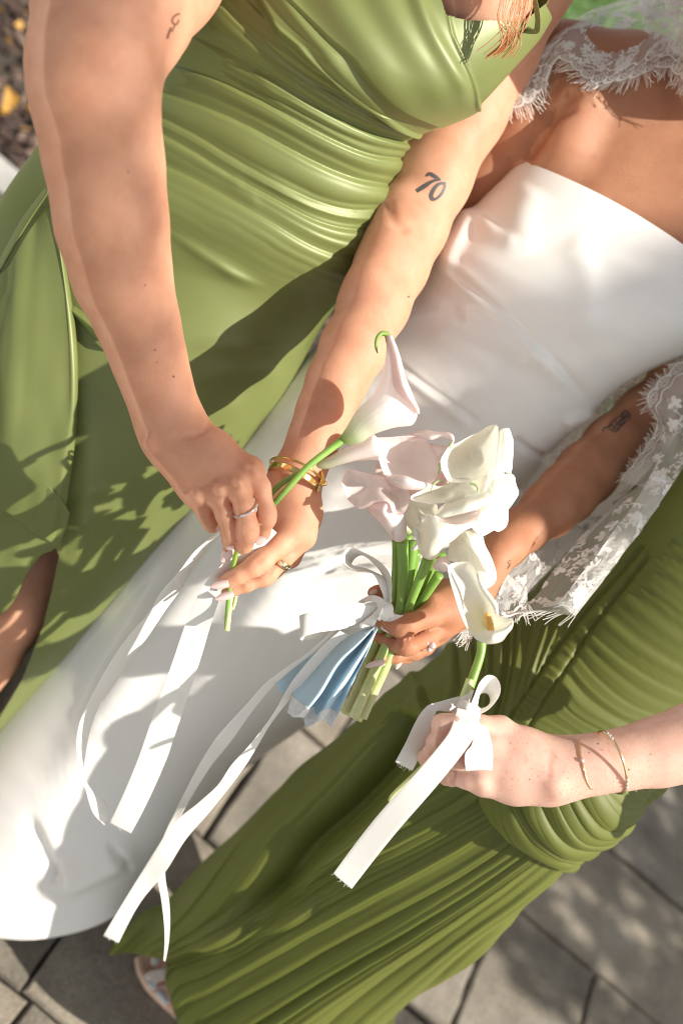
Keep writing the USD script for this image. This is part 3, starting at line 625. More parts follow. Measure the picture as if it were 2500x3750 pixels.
b2 = Bones(0.006).chain('B', [(1220, 770, 1.05, 72), (1110, 850, 1.03, 66), (980, 915, 1.008, 60), (940, 920, 1.006, 57), (830, 885, 1.012, 50), (740, 850, 1.022, 42)])
b3 = Bones(0.006).chain('B', [(1180, 830, 1.06, 62), (1090, 920, 1.045, 58), (1010, 960, 1.03, 54), (880, 985, 1.018, 48), (790, 1005, 1.014, 42), (730, 1022, 1.014, 30)])
b4 = Bones(0.006).chain('B', [(1160, 830, 1.075, 55), (1050, 950, 1.07, 48), (960, 990, 1.06, 42), (905, 1020, 1.055, 34)])
bt = Bones(0.01).chain('B', [(1400, 500, 1.07, 95), (1180, 520, 1.075, 72), (1000, 530, 1.085, 60), (850, 530, 1.08, 52), (750, 530, 1.072, 42), (710, 530, 1.07, 30)])
bodyB.add(handB, 0.02).add([b1, b2, b3, b4], 0.010, 0.0015).add(bt, 0.012)
hB = np.array([.02, 1.27, 1.60]); head(bodyB, hB, np.array([0, 0, 1.]), np.array([.1, -.9, -.25]))
bodyB.crease('GB', [(975, 505), (935, 550), (890, 610), (840, 690), (770, 790)], .010, .008).crease('GB', [(985, 570), (930, 605), (890, 640)], .004, .005).crease('GD', [(1090, 790), (1150, 765), (1205, 730)], .004, .012)
for l_ in ([(925, 770), (900, 800), (895, 825)], [(955, 905), (935, 935), (930, 955)]): bodyB.crease('B', l_, .0009, .002)
obj('skin', bodyB.mesh(0.0022), SKB, B)
hair('hair', B, hB, np.array([0, 0, 1.]), np.array([.1, -.9, -.25]), HAIRD, back=0.14)
nail(bodyB, B, 'B', (800, 1028), (660, 1062), 52, d=1.0015, dt=.001, curve=.5); nail(bodyB, B, 'B', (915, 1005), (882, 1080), 40, d=1.043); nail(bodyB, B, 'B', (745, 515), (690, 540), 34)

# --- the bridesmaid on the right
C = thing('person', 'bridesmaid in a gathered olive dress with a pale arm crossing the picture at the right', 'person', P([*px('O', (600, 2200)), 1.7]) * [1, 1, 0])
bodyC = Body()
bodyC.add(Bones(0.06).chain('O', [(1390, 1555, 1.23, 90), (1615, 1310, 1.215, 90), (1840, 1080, 1.19, 90), (2015, 890, 1.17, 100)]).world([(.44, 1.20, 1.26, .09), (.54, 1.30, 1.34, .08)]).world([(.37, 1.26, 1.33, .05), (.54, 1.29, 1.35, .06), (.70, 1.26, 1.33, .052)]).world([(.36, 1.0, .85, .08), (.35, .95, .5, .06), (.37, .88, .28, .05), (.37, .84, .11, .036)]))
bodyC.add(Bones(0.02).world([(.70, 1.26, 1.33, .052), (.76, 1.12, 1.20, .045), (.74, .95, 1.10, .040), (.63, .80, 1.06, .038)]).chain('C', [(2060, 330, .99, 215), (1800, 420, .975, 200), (1568, 480, .965, 172), (1350, 525, .955, 147), (1150, 556, .95, 146), (960, 585, .948, 158)]), 0.03)
handC = Bones(0.016).chain('C', [(960, 590, .948, 130), (860, 600, .945, 122)]).chain('C', [(960, 560, .948, 130), (820, 470, .942, 112), (680, 345, .938, 60)]).chain('C', [(940, 580, .948, 120), (760, 500, .938, 95), (620, 440, .93, 74)]).chain('C', [(940, 600, .948, 110), (740, 590, .938, 92), (590, 560, .930, 70)]).chain('C', [(940, 640, .948, 100), (760, 680, .942, 78), (575, 665, .935, 62)])
kc = Bones(0.02).chain('C', [(560, 640, .921, 22), (575, 665, .922, 20)]).chain('C', [(985, 670, .921, 26), (1000, 690, .922, 24)])
c1 = Bones(0.006).chain('C', [(680, 335, .938, 58), (560, 325, .928, 56), (420, 318, .92, 58), (345, 322, .922, 58), (330, 360, .945, 50), (400, 400, .96, 45)])
c2 = Bones(0.006).chain('C', [(620, 440, .93, 66), (470, 425, .92, 60), (330, 412, .922, 58), (312, 425, .93, 56), (330, 480, .953, 48), (420, 500, .965, 42)])
c3 = Bones(0.006).chain('C', [(590, 550, .930, 64), (430, 520, .925, 56), (285, 485, .932, 50), (255, 510, .945, 46), (280, 570, .96, 42), (400, 590, .968, 38)])
c4 = Bones(0.006).chain('C', [(575, 655, .935, 56), (480, 632, .93, 52), (400, 612, .936, 48), (370, 618, .946, 45), (400, 640, .962, 40)])
ct = Bones(0.01).chain('C', [(820, 440, .955, 90), (660, 350, .965, 68), (520, 320, .97, 56), (450, 320, .975, 44)])
bodyC.add(handC, 0.02).add(kc, 0.012).add(ct, 0.01).add([c1, c2, c3, c4], 0.010, 0.0015)
fz = lambda u, v, z: at_z(px('F7', (u, v)), z)
ank = np.array([.37, .84, .11])
ft = Bones(.02).world([[*ank, .034], [*fz(1010, 1120, .05), .034], [*fz(870, 1060, .036), .026]]).world([[*fz(1010, 1120, .05), .034], [*fz(860, 1150, .034), .02]]).world([[*fz(1010, 1120, .05), .034], [*(ank + [.03, .05, -.075]), .03]])
toes = [Bones(.004).world([[*fz(860 - 25, 1030 + k * 30, .036), .012 if k else .016], [*fz(*m_, .037), .0095 if k else .012], [*fz(*e_, .033), .008 if k else .011]]) for k, (m_, e_) in enumerate((((780, 990), (722, 968)), ((745, 1045), (695, 1035)), ((760, 1085), (706, 1078)), ((780, 1125), (740, 1118)), ((820, 1165), (765, 1145))))]
bodyC.add(ft, .03).add(toes, .008, .001)
hC = np.array([.56, 1.31, 1.52]); head(bodyC, hC, np.array([0, -.1, 1.]), np.array([-.45, -.8, -.1]))
for l_ in ([(940, 470), (955, 540), (950, 620)], [(965, 460), (975, 520)]): bodyC.crease('C', l_, .0008, .0022)
obj('skin', bodyC.mesh(0.0022), SKC, C)
hair('hair', C, hC, np.array([0, -.1, 1.]), np.array([-.45, -.8, -.1]), HAIRD, back=0.2)

for u, v in ((716, 968), (690, 1036), (701, 1079), (736, 1119), (761, 1146)):
    obj('toenail', ball(fz(u, v, .041), .006, 1, scale=(.0075, .0065, .003)), NAILW, C)
sd_ = thing('sandal', 'nude open sandal under the hem of the right bridesmaid\'s olive dress', 'sandal', fz(800, 1120, 0))
so = [fz(u, v, 0)[:2] for u, v in ((612, 962), (622, 1025), (660, 1098), (720, 1160), (780, 1214), (860, 1290), (1000, 1330), (1100, 1200), (1060, 1040), (900, 960), (780, 925), (690, 935), (635, 945))]
sp_ = Polygon(so).buffer(.012).buffer(-.012)
sm = trimesh.creation.extrude_polygon(sp_.simplify(.0005), .016, engine='earcut'); sm.apply_translation((0, 0, .004))
obj('sole', sm, NUDE, sd_, smooth=25)
ins_ = trimesh.creation.extrude_polygon(sp_.buffer(-.003), .003, engine='earcut'); ins_.apply_translation((0, 0, .0205)); obj('insole', ins_, simple('insole', (.45, .29, .21), .5), sd_, smooth=25)
obj('strap', ribbon('F7', [(655, 1045, 1.60), (700, 1010, 1.585), (770, 1000, 1.585), (860, 1010, 1.60)], [(700, 1110, 1.60), (740, 1060, 1.583), (800, 1050, 1.583), (880, 1060, 1.60)], 24), simple('clear_strap', (.8, .7, .65), .1, transmission_weight=.6), sd_)
moles(bodyA, A, 'GC', [(502, 243, 4), (568, 688, 4), (607, 942, 4), (679, 1046, 5), (614, 990, 3)]); moles(bodyA, A, 'GB', [(137, 1548, 6)])
moles(bodyB, B, 'GB', [(405, 1022, 5), (1108, 820, 3), (580, 830, 3), (635, 745, 3)])
moles(bodyC, C, 'C', [(845, 635, 4), (735, 427, 3), (1187, 482, 4), (1237, 430, 4), (1415, 580, 5), (1262, 465, 3), (1540, 490, 4)])
# tattoos
seven = [stroke('GB', [(225, 919, 8), (248, 906, 20), (275, 921, 22), (304, 938, 8)], 0), stroke('GB', [(303, 938, 10), (264, 943, 15), (222, 968, 24), (176, 997, 20)], 0)]
zero = Polygon(spline(px('GB', [(316, 947), (287, 953), (258, 982), (241, 1022), (254, 1047), (285, 1041), (316, 1012), (333, 972), (330, 950), (316, 947)]), 60)).buffer(0)
hole = Polygon(spline(px('GB', [(312, 962), (294, 969), (276, 993), (265, 1023), (272, 1031), (291, 1018), (309, 993), (318, 968), (312, 962)]), 60)).buffer(0)
tag(decal('tattoo', bodyA, A, polys(seven + [zero.difference(hole)]), INK), 'black tattoo reading 70 on the inner arm')
tag(decal('tattoo', bodyB, B, polys([stroke('GD', p, w) for p, w in (([(1055, 662), (1060, 642), (1090, 632), (1122, 612)], 9), ([(1098, 640), (1142, 662), (1182, 620), (1226, 572), (1226, 546), (1196, 530), (1170, 560), (1130, 590), (1104, 612), (1098, 640)], 7), ([(1120, 655), (1150, 610), (1200, 560), (1215, 540)], 8), ([(1140, 660), (1170, 600), (1190, 540)], 6), ([(1110, 620), (1150, 640), (1180, 590), (1222, 560)], 6), ([(1135, 592), (1165, 622), (1200, 585)], 7), ([(1172, 562), (1195, 580), (1222, 552)], 6))]), INK), 'dark flower tattoo on the forearm')
tag(decal('tattoo', bodyB, B, polys([stroke('GD', p, w) for p, w in (([(474, 1482), (450, 1500), (464, 1514), (446, 1538)], 6), ([(470, 1500), (456, 1524), (448, 1540)], 5))]), INKS), 'tiny faded tattoo at the wrist')
tag(decal('tattoo', bodyA, A, polys([stroke('GA', p, w) for p, w in (([(228, 70), (200, 80), (186, 112), (204, 126), (222, 100)], 10), ([(180, 140), (166, 180), (160, 200)], 12), ([(200, 130), (184, 165)], 8))]), INKS), 'blurred dark tattoo on the upper arm')
# loose strands of auburn hair over the neckline
rgh = np.random.default_rng(3); cv, cn = [], []
for k in range(34):
    x0 = rgh.normal(1185, 16); e = rgh.normal(0, 1, 2); b_ = rgh.uniform(.7, 1.1)
    p = [(x0 + 20, -120, .92), (x0 + 8 + e[0] * 3, -20, .93), (x0 - 4 + e[0] * 8, 40, .935), (1165 + e[1] * 16, 40 + 60 * b_, .94), (1150 + e[1] * 22 - 14 * b_, 70 + 60 * b_, .945)]
    q = spline(W('O', p), 14); cv.append(q); cn.append(14)
for p in ([(1010, -30, .93), (950, 20, .94), (880, 48, .95)], [(1030, -40, .93), (960, 10, .935), (905, 40, .945), (870, 44, .95)]):
    cv.append(spline(W('O', p), 14)); cn.append(14)
def curves(name, parent, cv, width, m, kind=None):
    root = '/'.join(str(parent.GetPath()).split('/')[:3]) if parent else ''
    c = UsdGeom.BasisCurves.Define(stage, path_for(name, str(parent.GetPath())))
    c.CreateTypeAttr('linear'); c.CreatePointsAttr(Vt.Vec3fArray.FromNumpy((np.vstack(cv) - LOC.get(root, 0)).astype(np.float32)))
    c.CreateCurveVertexCountsAttr(Vt.IntArray([len(q) for q in cv])); c.CreateWidthsAttr(Vt.FloatArray([width])); c.SetWidthsInterpolation('constant')
    UsdShade.MaterialBindingAPI.Apply(c.GetPrim()).Bind(m); return tag(c, kind=kind)
tag(curves('hair_strand', A, cv, .0008, HAIR, kind='stuff'), 'loose auburn strands hanging over the neckline')

rgh = np.random.default_rng(12); cv = []
hp = np.c_[rgh.uniform(1010, 1568, 420), rgh.uniform(330, 720, 420)]; hq = px('C', hp); hd_ = bodyC.hit(hq); ok_ = hd_ < 1.0
for q_, d_ in zip(hq[ok_], hd_[ok_]):
    a_ = rgh.normal(2.2, .35); L_ = rgh.uniform(7, 15); e_ = q_ + L_ * np.array([math.cos(a_), math.sin(a_)]) * [-1, 1]
    cv.append(spline(P([[*q_, d_], [*((q_ + e_) / 2), d_ - .0007], [*e_, d_ - .0006]]), 5))
tag(curves('arm_hair', C, cv, .00013, simple('pale_hair', (.85, .66, .42), .35), kind='stuff'), 'fine pale hairs on the forearm')
# ------------------------------------------------------------------ dresses
# --- satin dress of the bridesmaid on the left
FA_ = Folds()
GL = [[(1465, 655), (1320, 560), (1160, 440), (1000, 340), (850, 230), (700, 110), (590, 20), (540, -40)],
      [(1450, 690), (1310, 635), (1120, 535), (920, 425), (750, 305), (610, 180), (490, 60), (430, -10)],
      [(1430, 732), (1260, 692), (1050, 600), (850, 480), (650, 370), (450, 260), (230, 160), (130, 110)],
      [(1390, 818), (1250, 812), (1100, 762), (900, 662), (700, 552), (500, 452), (320, 372), (130, 320), (40, 300)],
      [(1315, 968), (1180, 942), (1000, 872), (800, 772), (600, 662), (400, 572), (220, 510), (80, 470), (0, 450)],
      [(1270, 1090), (1120, 1100), (950, 1062), (780, 985), (620, 905), (480, 830), (300, 720), (110, 630), (0, 580)],
      [(1225, 1190), (1050, 1185), (880, 1125), (680, 1010), (480, 895), (300, 780), (110, 672), (0, 620)],
      [(1195, 1368), (1050, 1332), (900, 1272), (700, 1152), (500, 1042), (300, 932), (130, 862), (0, 800)],
      [(1150, 1620), (900, 1560), (700, 1500), (600, 1460), (450, 1372), (300, 1272), (150, 1182), (0, 1080)],
      [(1100, 1800), (700, 1740), (400, 1600), (150, 1450), (0, 1350)]]
sA = FA_.field([('GA', g, float(i)) for i, g in enumerate(GL)] + [('GA', [(1500, 560), (1200, 300), (900, 60)], -1.0)], 0.3)
fr_ = sA - np.floor(sA); ii = np.floor(sA)
pil = (np.sin(np.pi * np.clip(fr_, 0, 1) ** 0.5)) ** 0.75
am = np.interp(ii, [-1, 0, 1, 2, 3, 4, 5, 6, 7, 8, 9], [0, .0035, .0045, .0055, .0065, .0065, .0045, .006, .0055, .0015, 0])
right = FA_.inside('GA', [(700, -200), (1700, 500), (1500, 1800), (900, 1500), (620, 700)], 500)
msk = FA_.inside('GA', [(300, -200), (1490, 640), (1240, 1600), (0, 1350), (-200, 300)], 60)
FA_.h += pil * am * 1.05 * (0.55 + 0.5 * right) * msk
# finer secondary creases riding on the folds, fanning out of the gathered side
FA_.h += pleats(sA * 2.0 + FA_.noise(.6, 260, 3), 5, 0.7, 0.8) * 0.0026 * right * FA_.inside('GA', [(300, -200), (1490, 640), (1240, 1380), (300, 1150), (-100, 300)], 120)
FA_.h += FA_.noise(0.006, 260, 8, (2.2, 1), 0.45) * FA_.inside('GA', [(-200, -200), (1800, 0), (1300, 1500), (-100, 1600)], 200)
for p_, a_, w_ in (([(540, 880), (680, 930), (900, 1055), (1060, 1100)], .004, 22), ([(600, 350), (760, 520), (860, 620)], .002, 18), ([(560, 960), (620, 1060), (640, 1110)], .002, 18), ([(480, 900), (560, 1000), (600, 1040)], .002, 20), ([(380, 1340), (520, 1430), (700, 1500)], .005, 16), ([(150, 1190), (330, 1310), (480, 1400), (640, 1480)], .005, 20)):
    FA_.curve('GA', p_, a_ * .55, w_, w_ * 1.6, fade=(.45, .5))
FA_.h += pleats(sA * 3.3 + FA_.noise(.8, 240, 4), 6, 0.8, 0.7) * 0.0014 * (0.35 + right) * msk
FA_.h = gaussian_filter(FA_.h, 1.0)
# the draped neckline
FA_.h += 0.012 * FA_.inside('O', [(560, -60), (640, 80), (760, 165), (860, 245), (945, 292), (1000, 275), (1092, 226), (1260, 40), (1000, -300)], 26)
FA_.h += 0.005 * FA_.inside('O', [(500, -200), (640, -10), (760, 100), (900, 200), (1000, 262), (1091, 226), (1060, 150), (1024, 80), (1006, -10), (1000, -300)], 9)
for p_, a_, w_ in (([(720, -60), (820, 90), (930, 210), (1010, 262)], .007, 60), ([(840, -60), (900, 60), (985, 170), (1060, 225)], .006, 56), ([(930, -40), (965, 60), (1020, 150), (1080, 218)], .006, 30), ([(620, -40), (720, 90), (850, 200), (940, 270)], .006, 26)):
    FA_.curve('O', p_, a_, w_, w_, fade=(.01, .25))
FA_.curve('O', [(1012, -20), (1026, 80), (1056, 150), (1089, 222)], .003, 7, 7, fade=(.01, .02))
# the smooth skirt: long soft folds and a few cross wrinkles
for p_, a_, w_ in (([(420, 800), (500, 790), (620, 800), (700, 770)], .003, 26), ([(430, 870), (560, 850), (660, 850)], .0035, 30), ([(330, 980), (450, 940), (600, 930)], .002, 40), ([(200, 900), (205, 1000), (190, 1200), (150, 1400)], .004, 30),
                   ([(170, 1160), (210, 1130), (260, 1120)], .002, 18), ([(160, 1225), (220, 1180), (300, 1170)], .002, 22), ([(420, 1050), (300, 1250), (120, 1480), (0, 1600)], .004, 60)):
    FA_.curve('O', p_, a_, w_, w_ * 1.4, fade=(.3, .3))
FA_.h += FA_.noise(0.008, 420, 12, (1, 2.4), -0.7) * FA_.inside('O', [(300, 500), (900, 600), (600, 1000), (-100, 1800), (-500, 1500), (-200, 500)], 300)
LA = Loft('O', [(430, -420, 1330, -130, 1.06, .10, 0), (400, -200, 1260, 0, 1.05, .115, 0), (385, -60, 1222, 66, 1.05, .12, 0), (375, 40, 1112, 200, 1.06, .12, 0), (360, 110, 1004, 268, 1.09, .12, 0), (340, 150, 948, 296, 1.10, .115, 0),
                (250, 220, 905, 385, 1.12, .11, 0), (130, 300, 868, 490, 1.145, .11, 0), (60, 390, 836, 600, 1.17, .12, 0), (-10, 510, 752, 730, 1.21, .125, 0), (-80, 740, 650, 905, 1.23, .125, 0), (-140, 1000, 500, 1102, 1.27, .12, 0.1),
                (-200, 1230, 312, 1312, 1.33, .11, 0.2), (-290, 1480, 108, 1556, 1.41, .11, 0.3), (-380, 1720, -60, 1760, 1.52, .11, .4), (-420, 1900, -150, 1920, 1.6, .11, .5)], nu=560, nv=620, power=2.15)
LA.raise_folds(FA_)
LA.cut('O', [(1000, -500), (1008, -20), (1024, 32), (1070, 46), (1140, 46), (1190, 50), (1212, 40), (1300, -30), (1400, -500)])
# the slit over the leg
LA.cut('O', [(-400, 1200), (60, 1180), (128, 1262), (136, 1275), (118, 1360), (98, 1440), (52, 1560), (-20, 1680), (-300, 2000)])
fA = LA.front()
dress = tag(UsdGeom.Xform.Define(stage, path_for('dress', str(A.GetPath()))))
dressA = UsdGeom.Xform(dress)
LOCd = lambda x, par: LOC.__setitem__(str(x.GetPath()), LOC[str(par.GetPath())])
obj('bodice_and_skirt', LA.mesh(), SATIN, dressA)
def dl(fr, pts, off):
    """put points (x, y[, extra]) a little in front of the satin under them"""
    o = []
    for p in pts:
        q = px(fr, p[:2]); o.append((p[0], p[1], float(fA(q)) - off - (p[2] if len(p) > 2 else 0)))
    return o
# wrap panels hanging over the left hip
ov1 = sheet('O', [dl('O', [(-330, 640), (-330, 800), (-330, 1000), (-330, 1200)], .03), dl('O', [(-60, 690), (-90, 850), (-110, 1000), (-130, 1120)], .035), dl('O', [(30, 600), (20, 800), (0, 1000), (-40, 1140)], .035), dl('O', [(85, 500), (85, 750), (80, 1000), (50, 1200)], .026),
                  dl('O', [(118, 455), (150, 700), (152, 1000), (100, 1236)], .026), dl('O', [(138, 470), (168, 700), (181, 900), (174, 1050), (152, 1190), (141, 1268)], .012)], 120, 160, None)
def wavy(g, amp, su, sv, seed):
    n, m = g.shape[:2]; nr = vnormals(g.reshape(-1, 3), grid_faces(n, m)).reshape(g.shape)
    i, j = np.mgrid[0:n, 0:m]; return g + nr * (amp * (meshkit.fbm(np.stack([i / su, j / sv, i * 0 + seed], -1), 3, seed) - .5))[..., None]
obj('wrap_panel', solid_grid(wavy(ov1, .016, 22, 110, 3), .0012), SATIN, dressA)
ov2 = sheet('O', [dl('O', [(160, 1180), (120, 1262), (96, 1272), (60, 1322), (30, 1380), (0, 1412), (-60, 1450), (-200, 1500)], .016), dl('O', [(120, 1120), (60, 1180), (30, 1230), (0, 1280), (-60, 1320), (-200, 1370)], .022), dl('O', [(60, 1080), (0, 1120), (-60, 1160), (-200, 1220)], .014)], 40, 110, None)
obj('under_panel', solid_grid(wavy(ov2, .010, 18, 40, 5), .0012), SATIN, dressA)
ov3 = sheet('O', [dl('O', [(120, 428), (60, 520), (0, 625), (-120, 800)], .02), dl('O', [(112, 436), (52, 530), (-8, 636), (-128, 812)], .034), dl('O', [(104, 430), (40, 520), (-20, 630), (-140, 800)], .018)], 14, 90, None)
obj('wrap_edge', solid_grid(ov3, .0012), SATIN, dressA)
LL = sheet('O', [dl('O', [(170, 702), (215, 735), (260, 775)], .004), dl('O', [(164, 712), (208, 748), (255, 792)], .016), dl('O', [(170, 722), (205, 760), (250, 806)], .003)], 14, 30, None)
obj('waist_tie', solid_grid(LL, .001), SATIN, dressA)
sl = sheet('O', [[(1150, 44, 1.0), (1190, 48, .995), (1212, 60, .99), (1226, 66, .985), (1229, 40, .98), (1222, 0, .98), (1215, -60, .985)], [(1150, 66, 1.0), (1185, 70, .992), (1212, 76, .985), (1238, 72, .975), (1240, 36, .972), (1232, -4, .972), (1226, -60, .98)]], 10, 60)
obj('strap', sl, SATIN, dressA)

# --- ivory gown of the bride
FB_ = Folds()
def fold(F, fr, p, a, w, w2=None, fade=(.2, .25), kind='ridge'): F.curve(fr, p, a, w, w2, kind, fade)
for p_, a_, w_, w2_ in (([(1085, 476), (1110, 510), (1150, 545), (1200, 560)], .003, 26, 34), ([(1086, 466), (1062, 530), (1035, 590), (1030, 650)], .008, 26, 40), ([(1000, 590), (1060, 640), (1200, 760), (1300, 860), (1362, 945)], -.006, 22, 14), ([(1010, 570), (1080, 650), (1220, 780), (1330, 900)], .005, 30, 40),
                        ([(900, 820), (960, 870), (1060, 940), (1120, 980)], -.005, 10, 18), ([(905, 840), (1000, 915), (1090, 985)], .006, 24, 26), ([(980, 750), (1060, 800), (1160, 860)], .004, 36, 40), ([(1040, 700), (1150, 780), (1270, 850)], .004, 36, 46), ([(1190, 800), (1240, 830), (1290, 900)], .003, 30, 36),
                        ([(1180, 1000), (1230, 1040), (1290, 1060)], -.006, 12, 16), ([(1150, 1110), (1200, 1125), (1215, 1128)], -.008, 14, 16), ([(1290, 980), (1330, 960), (1370, 950)], .006, 22, 26), ([(1310, 520), (1340, 600), (1350, 720), (1320, 800)], .004, 50, 60), ([(1230, 420), (1200, 500), (1200, 600)], .004, 60, 60)):
    fold(FB_, 'O', p_, a_, w_, w2_)
for p_, a_, w_, w2_ in (([(860, 1000), (700, 1250), (480, 1560), (260, 1850)], .016, 110, 90), ([(700, 1000), (520, 1250), (300, 1550), (80, 1900)], .012, 90, 80), ([(1000, 1300), (850, 1500), (680, 1650)], .012, 60, 60), ([(330, 1940), (200, 2010), (130, 2040), (90, 2000)], .02, 40, 60), ([(240, 1930), (290, 1980), (300, 2010)], -.012, 14, 18), ([(60, 1860), (100, 1960), (170, 2060)], -.012, 24, 30)):
    fold(FB_, 'O', p_, a_, w_, w2_, fade=(.3, .3))
FB_.h += FB_.noise(0.010, 420, 22, (1, 2.6), -0.85) * FB_.inside('O', [(800, 900), (1200, 1200), (300, 2300), (-300, 2200)], 300)
FB_.h += FB_.noise(0.004, 160, 25, (2.0, 1), 0.75) * FB_.inside('O', [(900, 560), (1500, 860), (1100, 1250), (700, 900)], 300)
FB_.h += FB_.noise(0.0022, 55, 28, (1, 5.0), -0.85) * FB_.inside('O', [(800, 900), (1200, 1200), (300, 2300), (-300, 2200)], 300) + FB_.noise(0.0014, 50, 29, (4.0, 1), 0.72) * FB_.inside('O', [(900, 560), (1500, 860), (1100, 1250), (700, 900)], 250)
LB = Loft('O', [(1186, 366, 1730, 690, 1.235, .088, 0), (1160, 400, 1715, 725, 1.235, .100, 0), (1088, 474, 1670, 800, 1.235, .115, 0), (1014, 545, 1565, 818, 1.235, .115, 0), (960, 640, 1420, 890, 1.25, .105, 0), (890, 700, 1352, 953, 1.26, .098, 0), (800, 760, 1262, 1045, 1.27, .10, 0), (690, 820, 1207, 1128, 1.29, .112, 0),
                (570, 920, 1120, 1262, 1.31, .122, 0), (430, 1060, 1000, 1400, 1.35, .12, 0.1), (280, 1230, 850, 1550, 1.41, .12, 0.2), (130, 1420, 690, 1672, 1.48, .12, 0.35), (-10, 1600, 552, 1770, 1.545, .12, 0.5), (-100, 1760, 448, 1885, 1.59, .13, 0.7), (-140, 1890, 386, 1928, 1.612, .145, 0.9), (-146, 1960, 372, 1962, 1.632, .152, 1.0)], nu=460, nv=520, power=2.1)
i_, j_ = np.mgrid[0:LB.n, 0:LB.m]; s_ = ((LB.g - LB.g[:, :1]) * unit(LB.g[:, int(LB.m * .72) - 12:int(LB.m * .72) - 11] - LB.g[:, :1])).sum(-1); s_ = np.clip(s_ / s_.max(1, keepdims=True), 0, 1)
LB.g = LB.g + ((IMX * .62 + IMY * .78) * (.017 * np.sin(np.pi * np.clip(s_ * 1.1, 0, 1)) ** .75 * np.clip(1 - i_ / 75, 0, 1) ** 2 * (j_ < LB.m * .72))[..., None])
LB.raise_folds(FB_)
gown = UsdGeom.Xform(tag(UsdGeom.Xform.Define(stage, path_for('gown', str(B.GetPath())))))
obj('bodice_and_skirt', LB.mesh(), CREPE, gown)

# --- gathered dress of the bridesmaid on the right
FC_ = Folds()
Q = [[(880, -10), (740, 120), (600, 265), (430, 425), (240, 620), (160, 745), (100, 830)], [(940, -10), (760, 165), (570, 385), (400, 600), (265, 745), (220, 800)], [(1010, -10), (820, 175), (620, 395), (480, 590), (350, 722)],
     [(1090, 0), (1000, 150), (880, 290), (740, 420), (640, 570), (480, 680), (360, 735)], [(1180, 180), (1000, 310), (850, 430), (700, 560), (520, 680), (340, 750)], [(1285, 265), (1100, 370), (900, 470), (700, 595), (500, 715), (330, 770)],
     [(1315, 300), (1100, 425), (900, 525), (700, 640), (500, 760), (340, 830)], [(1345, 332), (1150, 452), (930, 575), (700, 700), (500, 820), (370, 900)], [(1385, 370), (1200, 492), (960, 625), (750, 750), (550, 860), (400, 960)], [(1425, 402), (1250, 522), (1050, 645), (800, 785), (600, 915), (460, 1020)],
     [(1455, 432), (1300, 542), (1100, 675), (900, 805), (700, 940), (560, 1040)], [(1490, 458), (1350, 570), (1150, 722), (960, 865), (800, 1000)], [(1540, 462), (1400, 582), (1250, 690), (1100, 825), (950, 960)]]
sQ = FC_.field([('GF', q, float(i)) for i, q in enumerate(Q)], 0.4)
skirt = FC_.inside('GF', [(1090, -120), (1190, 170), (1290, 250), (1400, 380), (1545, 470), (1400, 700), (900, 1200), (-100, 1100), (-100, 700), (700, -60)], 30)
near = FC_.inside('GF', [(1000, -100), (1700, 400), (1400, 700), (900, 560), (860, 250)], 420)
wob = FC_.noise(0.35, 420, 31)
FC_.h += skirt * (pleats(sQ * 1.0 + wob, 11, .8, .6) * .022 * (1 - .5 * near) + pleats(sQ * 2.3 + wob, 13, .8, .45) * (.0038 + .0035 * near) + pleats(sQ * 4.6 + wob * 1.5, 17, .8, .5) * (.0006 + .0014 * near))
fold(FC_, 'GF', [(1090, 0), (1000, 150), (880, 290), (740, 420), (640, 560), (480, 680)], -.05, 75, 45, fade=(.05, .25))
fold(FC_, 'GF', [(820, 560), (640, 650), (400, 745)], .02, 40, 50, fade=(.3, .3))
# the bodice: a band gathered between two seams, folds running off on both sides
a_l = [(880, 600), (955, 480), (1050, 340), (1180, 170), (1300, 30), (1420, -110)]; b_l = [(945, 640), (1030, 500), (1130, 350), (1220, 215), (1310, 95), (1440, -70)]
sb = FC_.field([('K', [(820, 830), (870, 850), (1000, 880)], .2), ('K', [(900, 620), (1000, 760), (1150, 840)], 3.1), ('K', [(980, 480), (1100, 640), (1300, 780), (1460, 815)], 5.3), ('K', [(1040, 400), (1180, 560), (1400, 720), (1600, 775)], 6.7), ('K', [(1100, 320), (1280, 480), (1568, 640), (1750, 700)], 8.1),
                ('K', [(1180, 210), (1350, 360), (1568, 500), (1800, 600)], 10.), ('K', [(1250, 110), (1420, 240), (1568, 350), (1800, 480)], 11.7), ('K', [(1330, 20), (1480, 110), (1568, 180), (1800, 320)], 13.2), ('K', [(1400, -80), (1568, 20), (1800, 160)], 15.0)], .15)
sl_ = FC_.field([('K', [(440, 420), (440, 520), (450, 640)], -2.), ('K', [(530, 420), (535, 520), (540, 640)], 0.), ('K', [(640, 400), (630, 560), (620, 690)], 2.5), ('K', [(740, 360), (720, 560), (695, 710)], 5.), ('K', [(840, 320), (795, 520), (735, 730)], 7.5), ('K', [(920, 280), (865, 450), (780, 690)], 10.), ('K', [(1010, 200), (940, 350), (830, 590)], 12.5)], .15)
sn = FC_.field([('GE', b_l, (0., 13.)), ('GE', a_l, (0., 13.))], .3)
bod_r = FC_.inside('GE', b_l + [(1800, -300), (1900, 600), (1500, 860), (1000, 860)], 14)
bod_l = FC_.inside('GE', a_l + [(1000, -100), (640, 180), (660, 560), (760, 700)], 14)
band = FC_.inside('GE', a_l + b_l[::-1], 12)
fade_r = 1 - 0.75 * FC_.inside('GE', [(1300, 620), (1500, 300), (1568, 100), (2000, 0), (2000, 800)], 500)
FC_.h += bod_r * fade_r * (pleats(sb * 1.15, 41, .8, .35) * .0027 + pleats(sb * 2.9, 43, .85, .32) * .0017 + pleats(sb * 5.3, 44, .85, .4) * .0006)
FC_.h += bod_l * (pleats(sl_ * 1.0, 47, .8, .45) * .0055 + pleats(sl_ * 2.6, 49, .8, .5) * .0014)
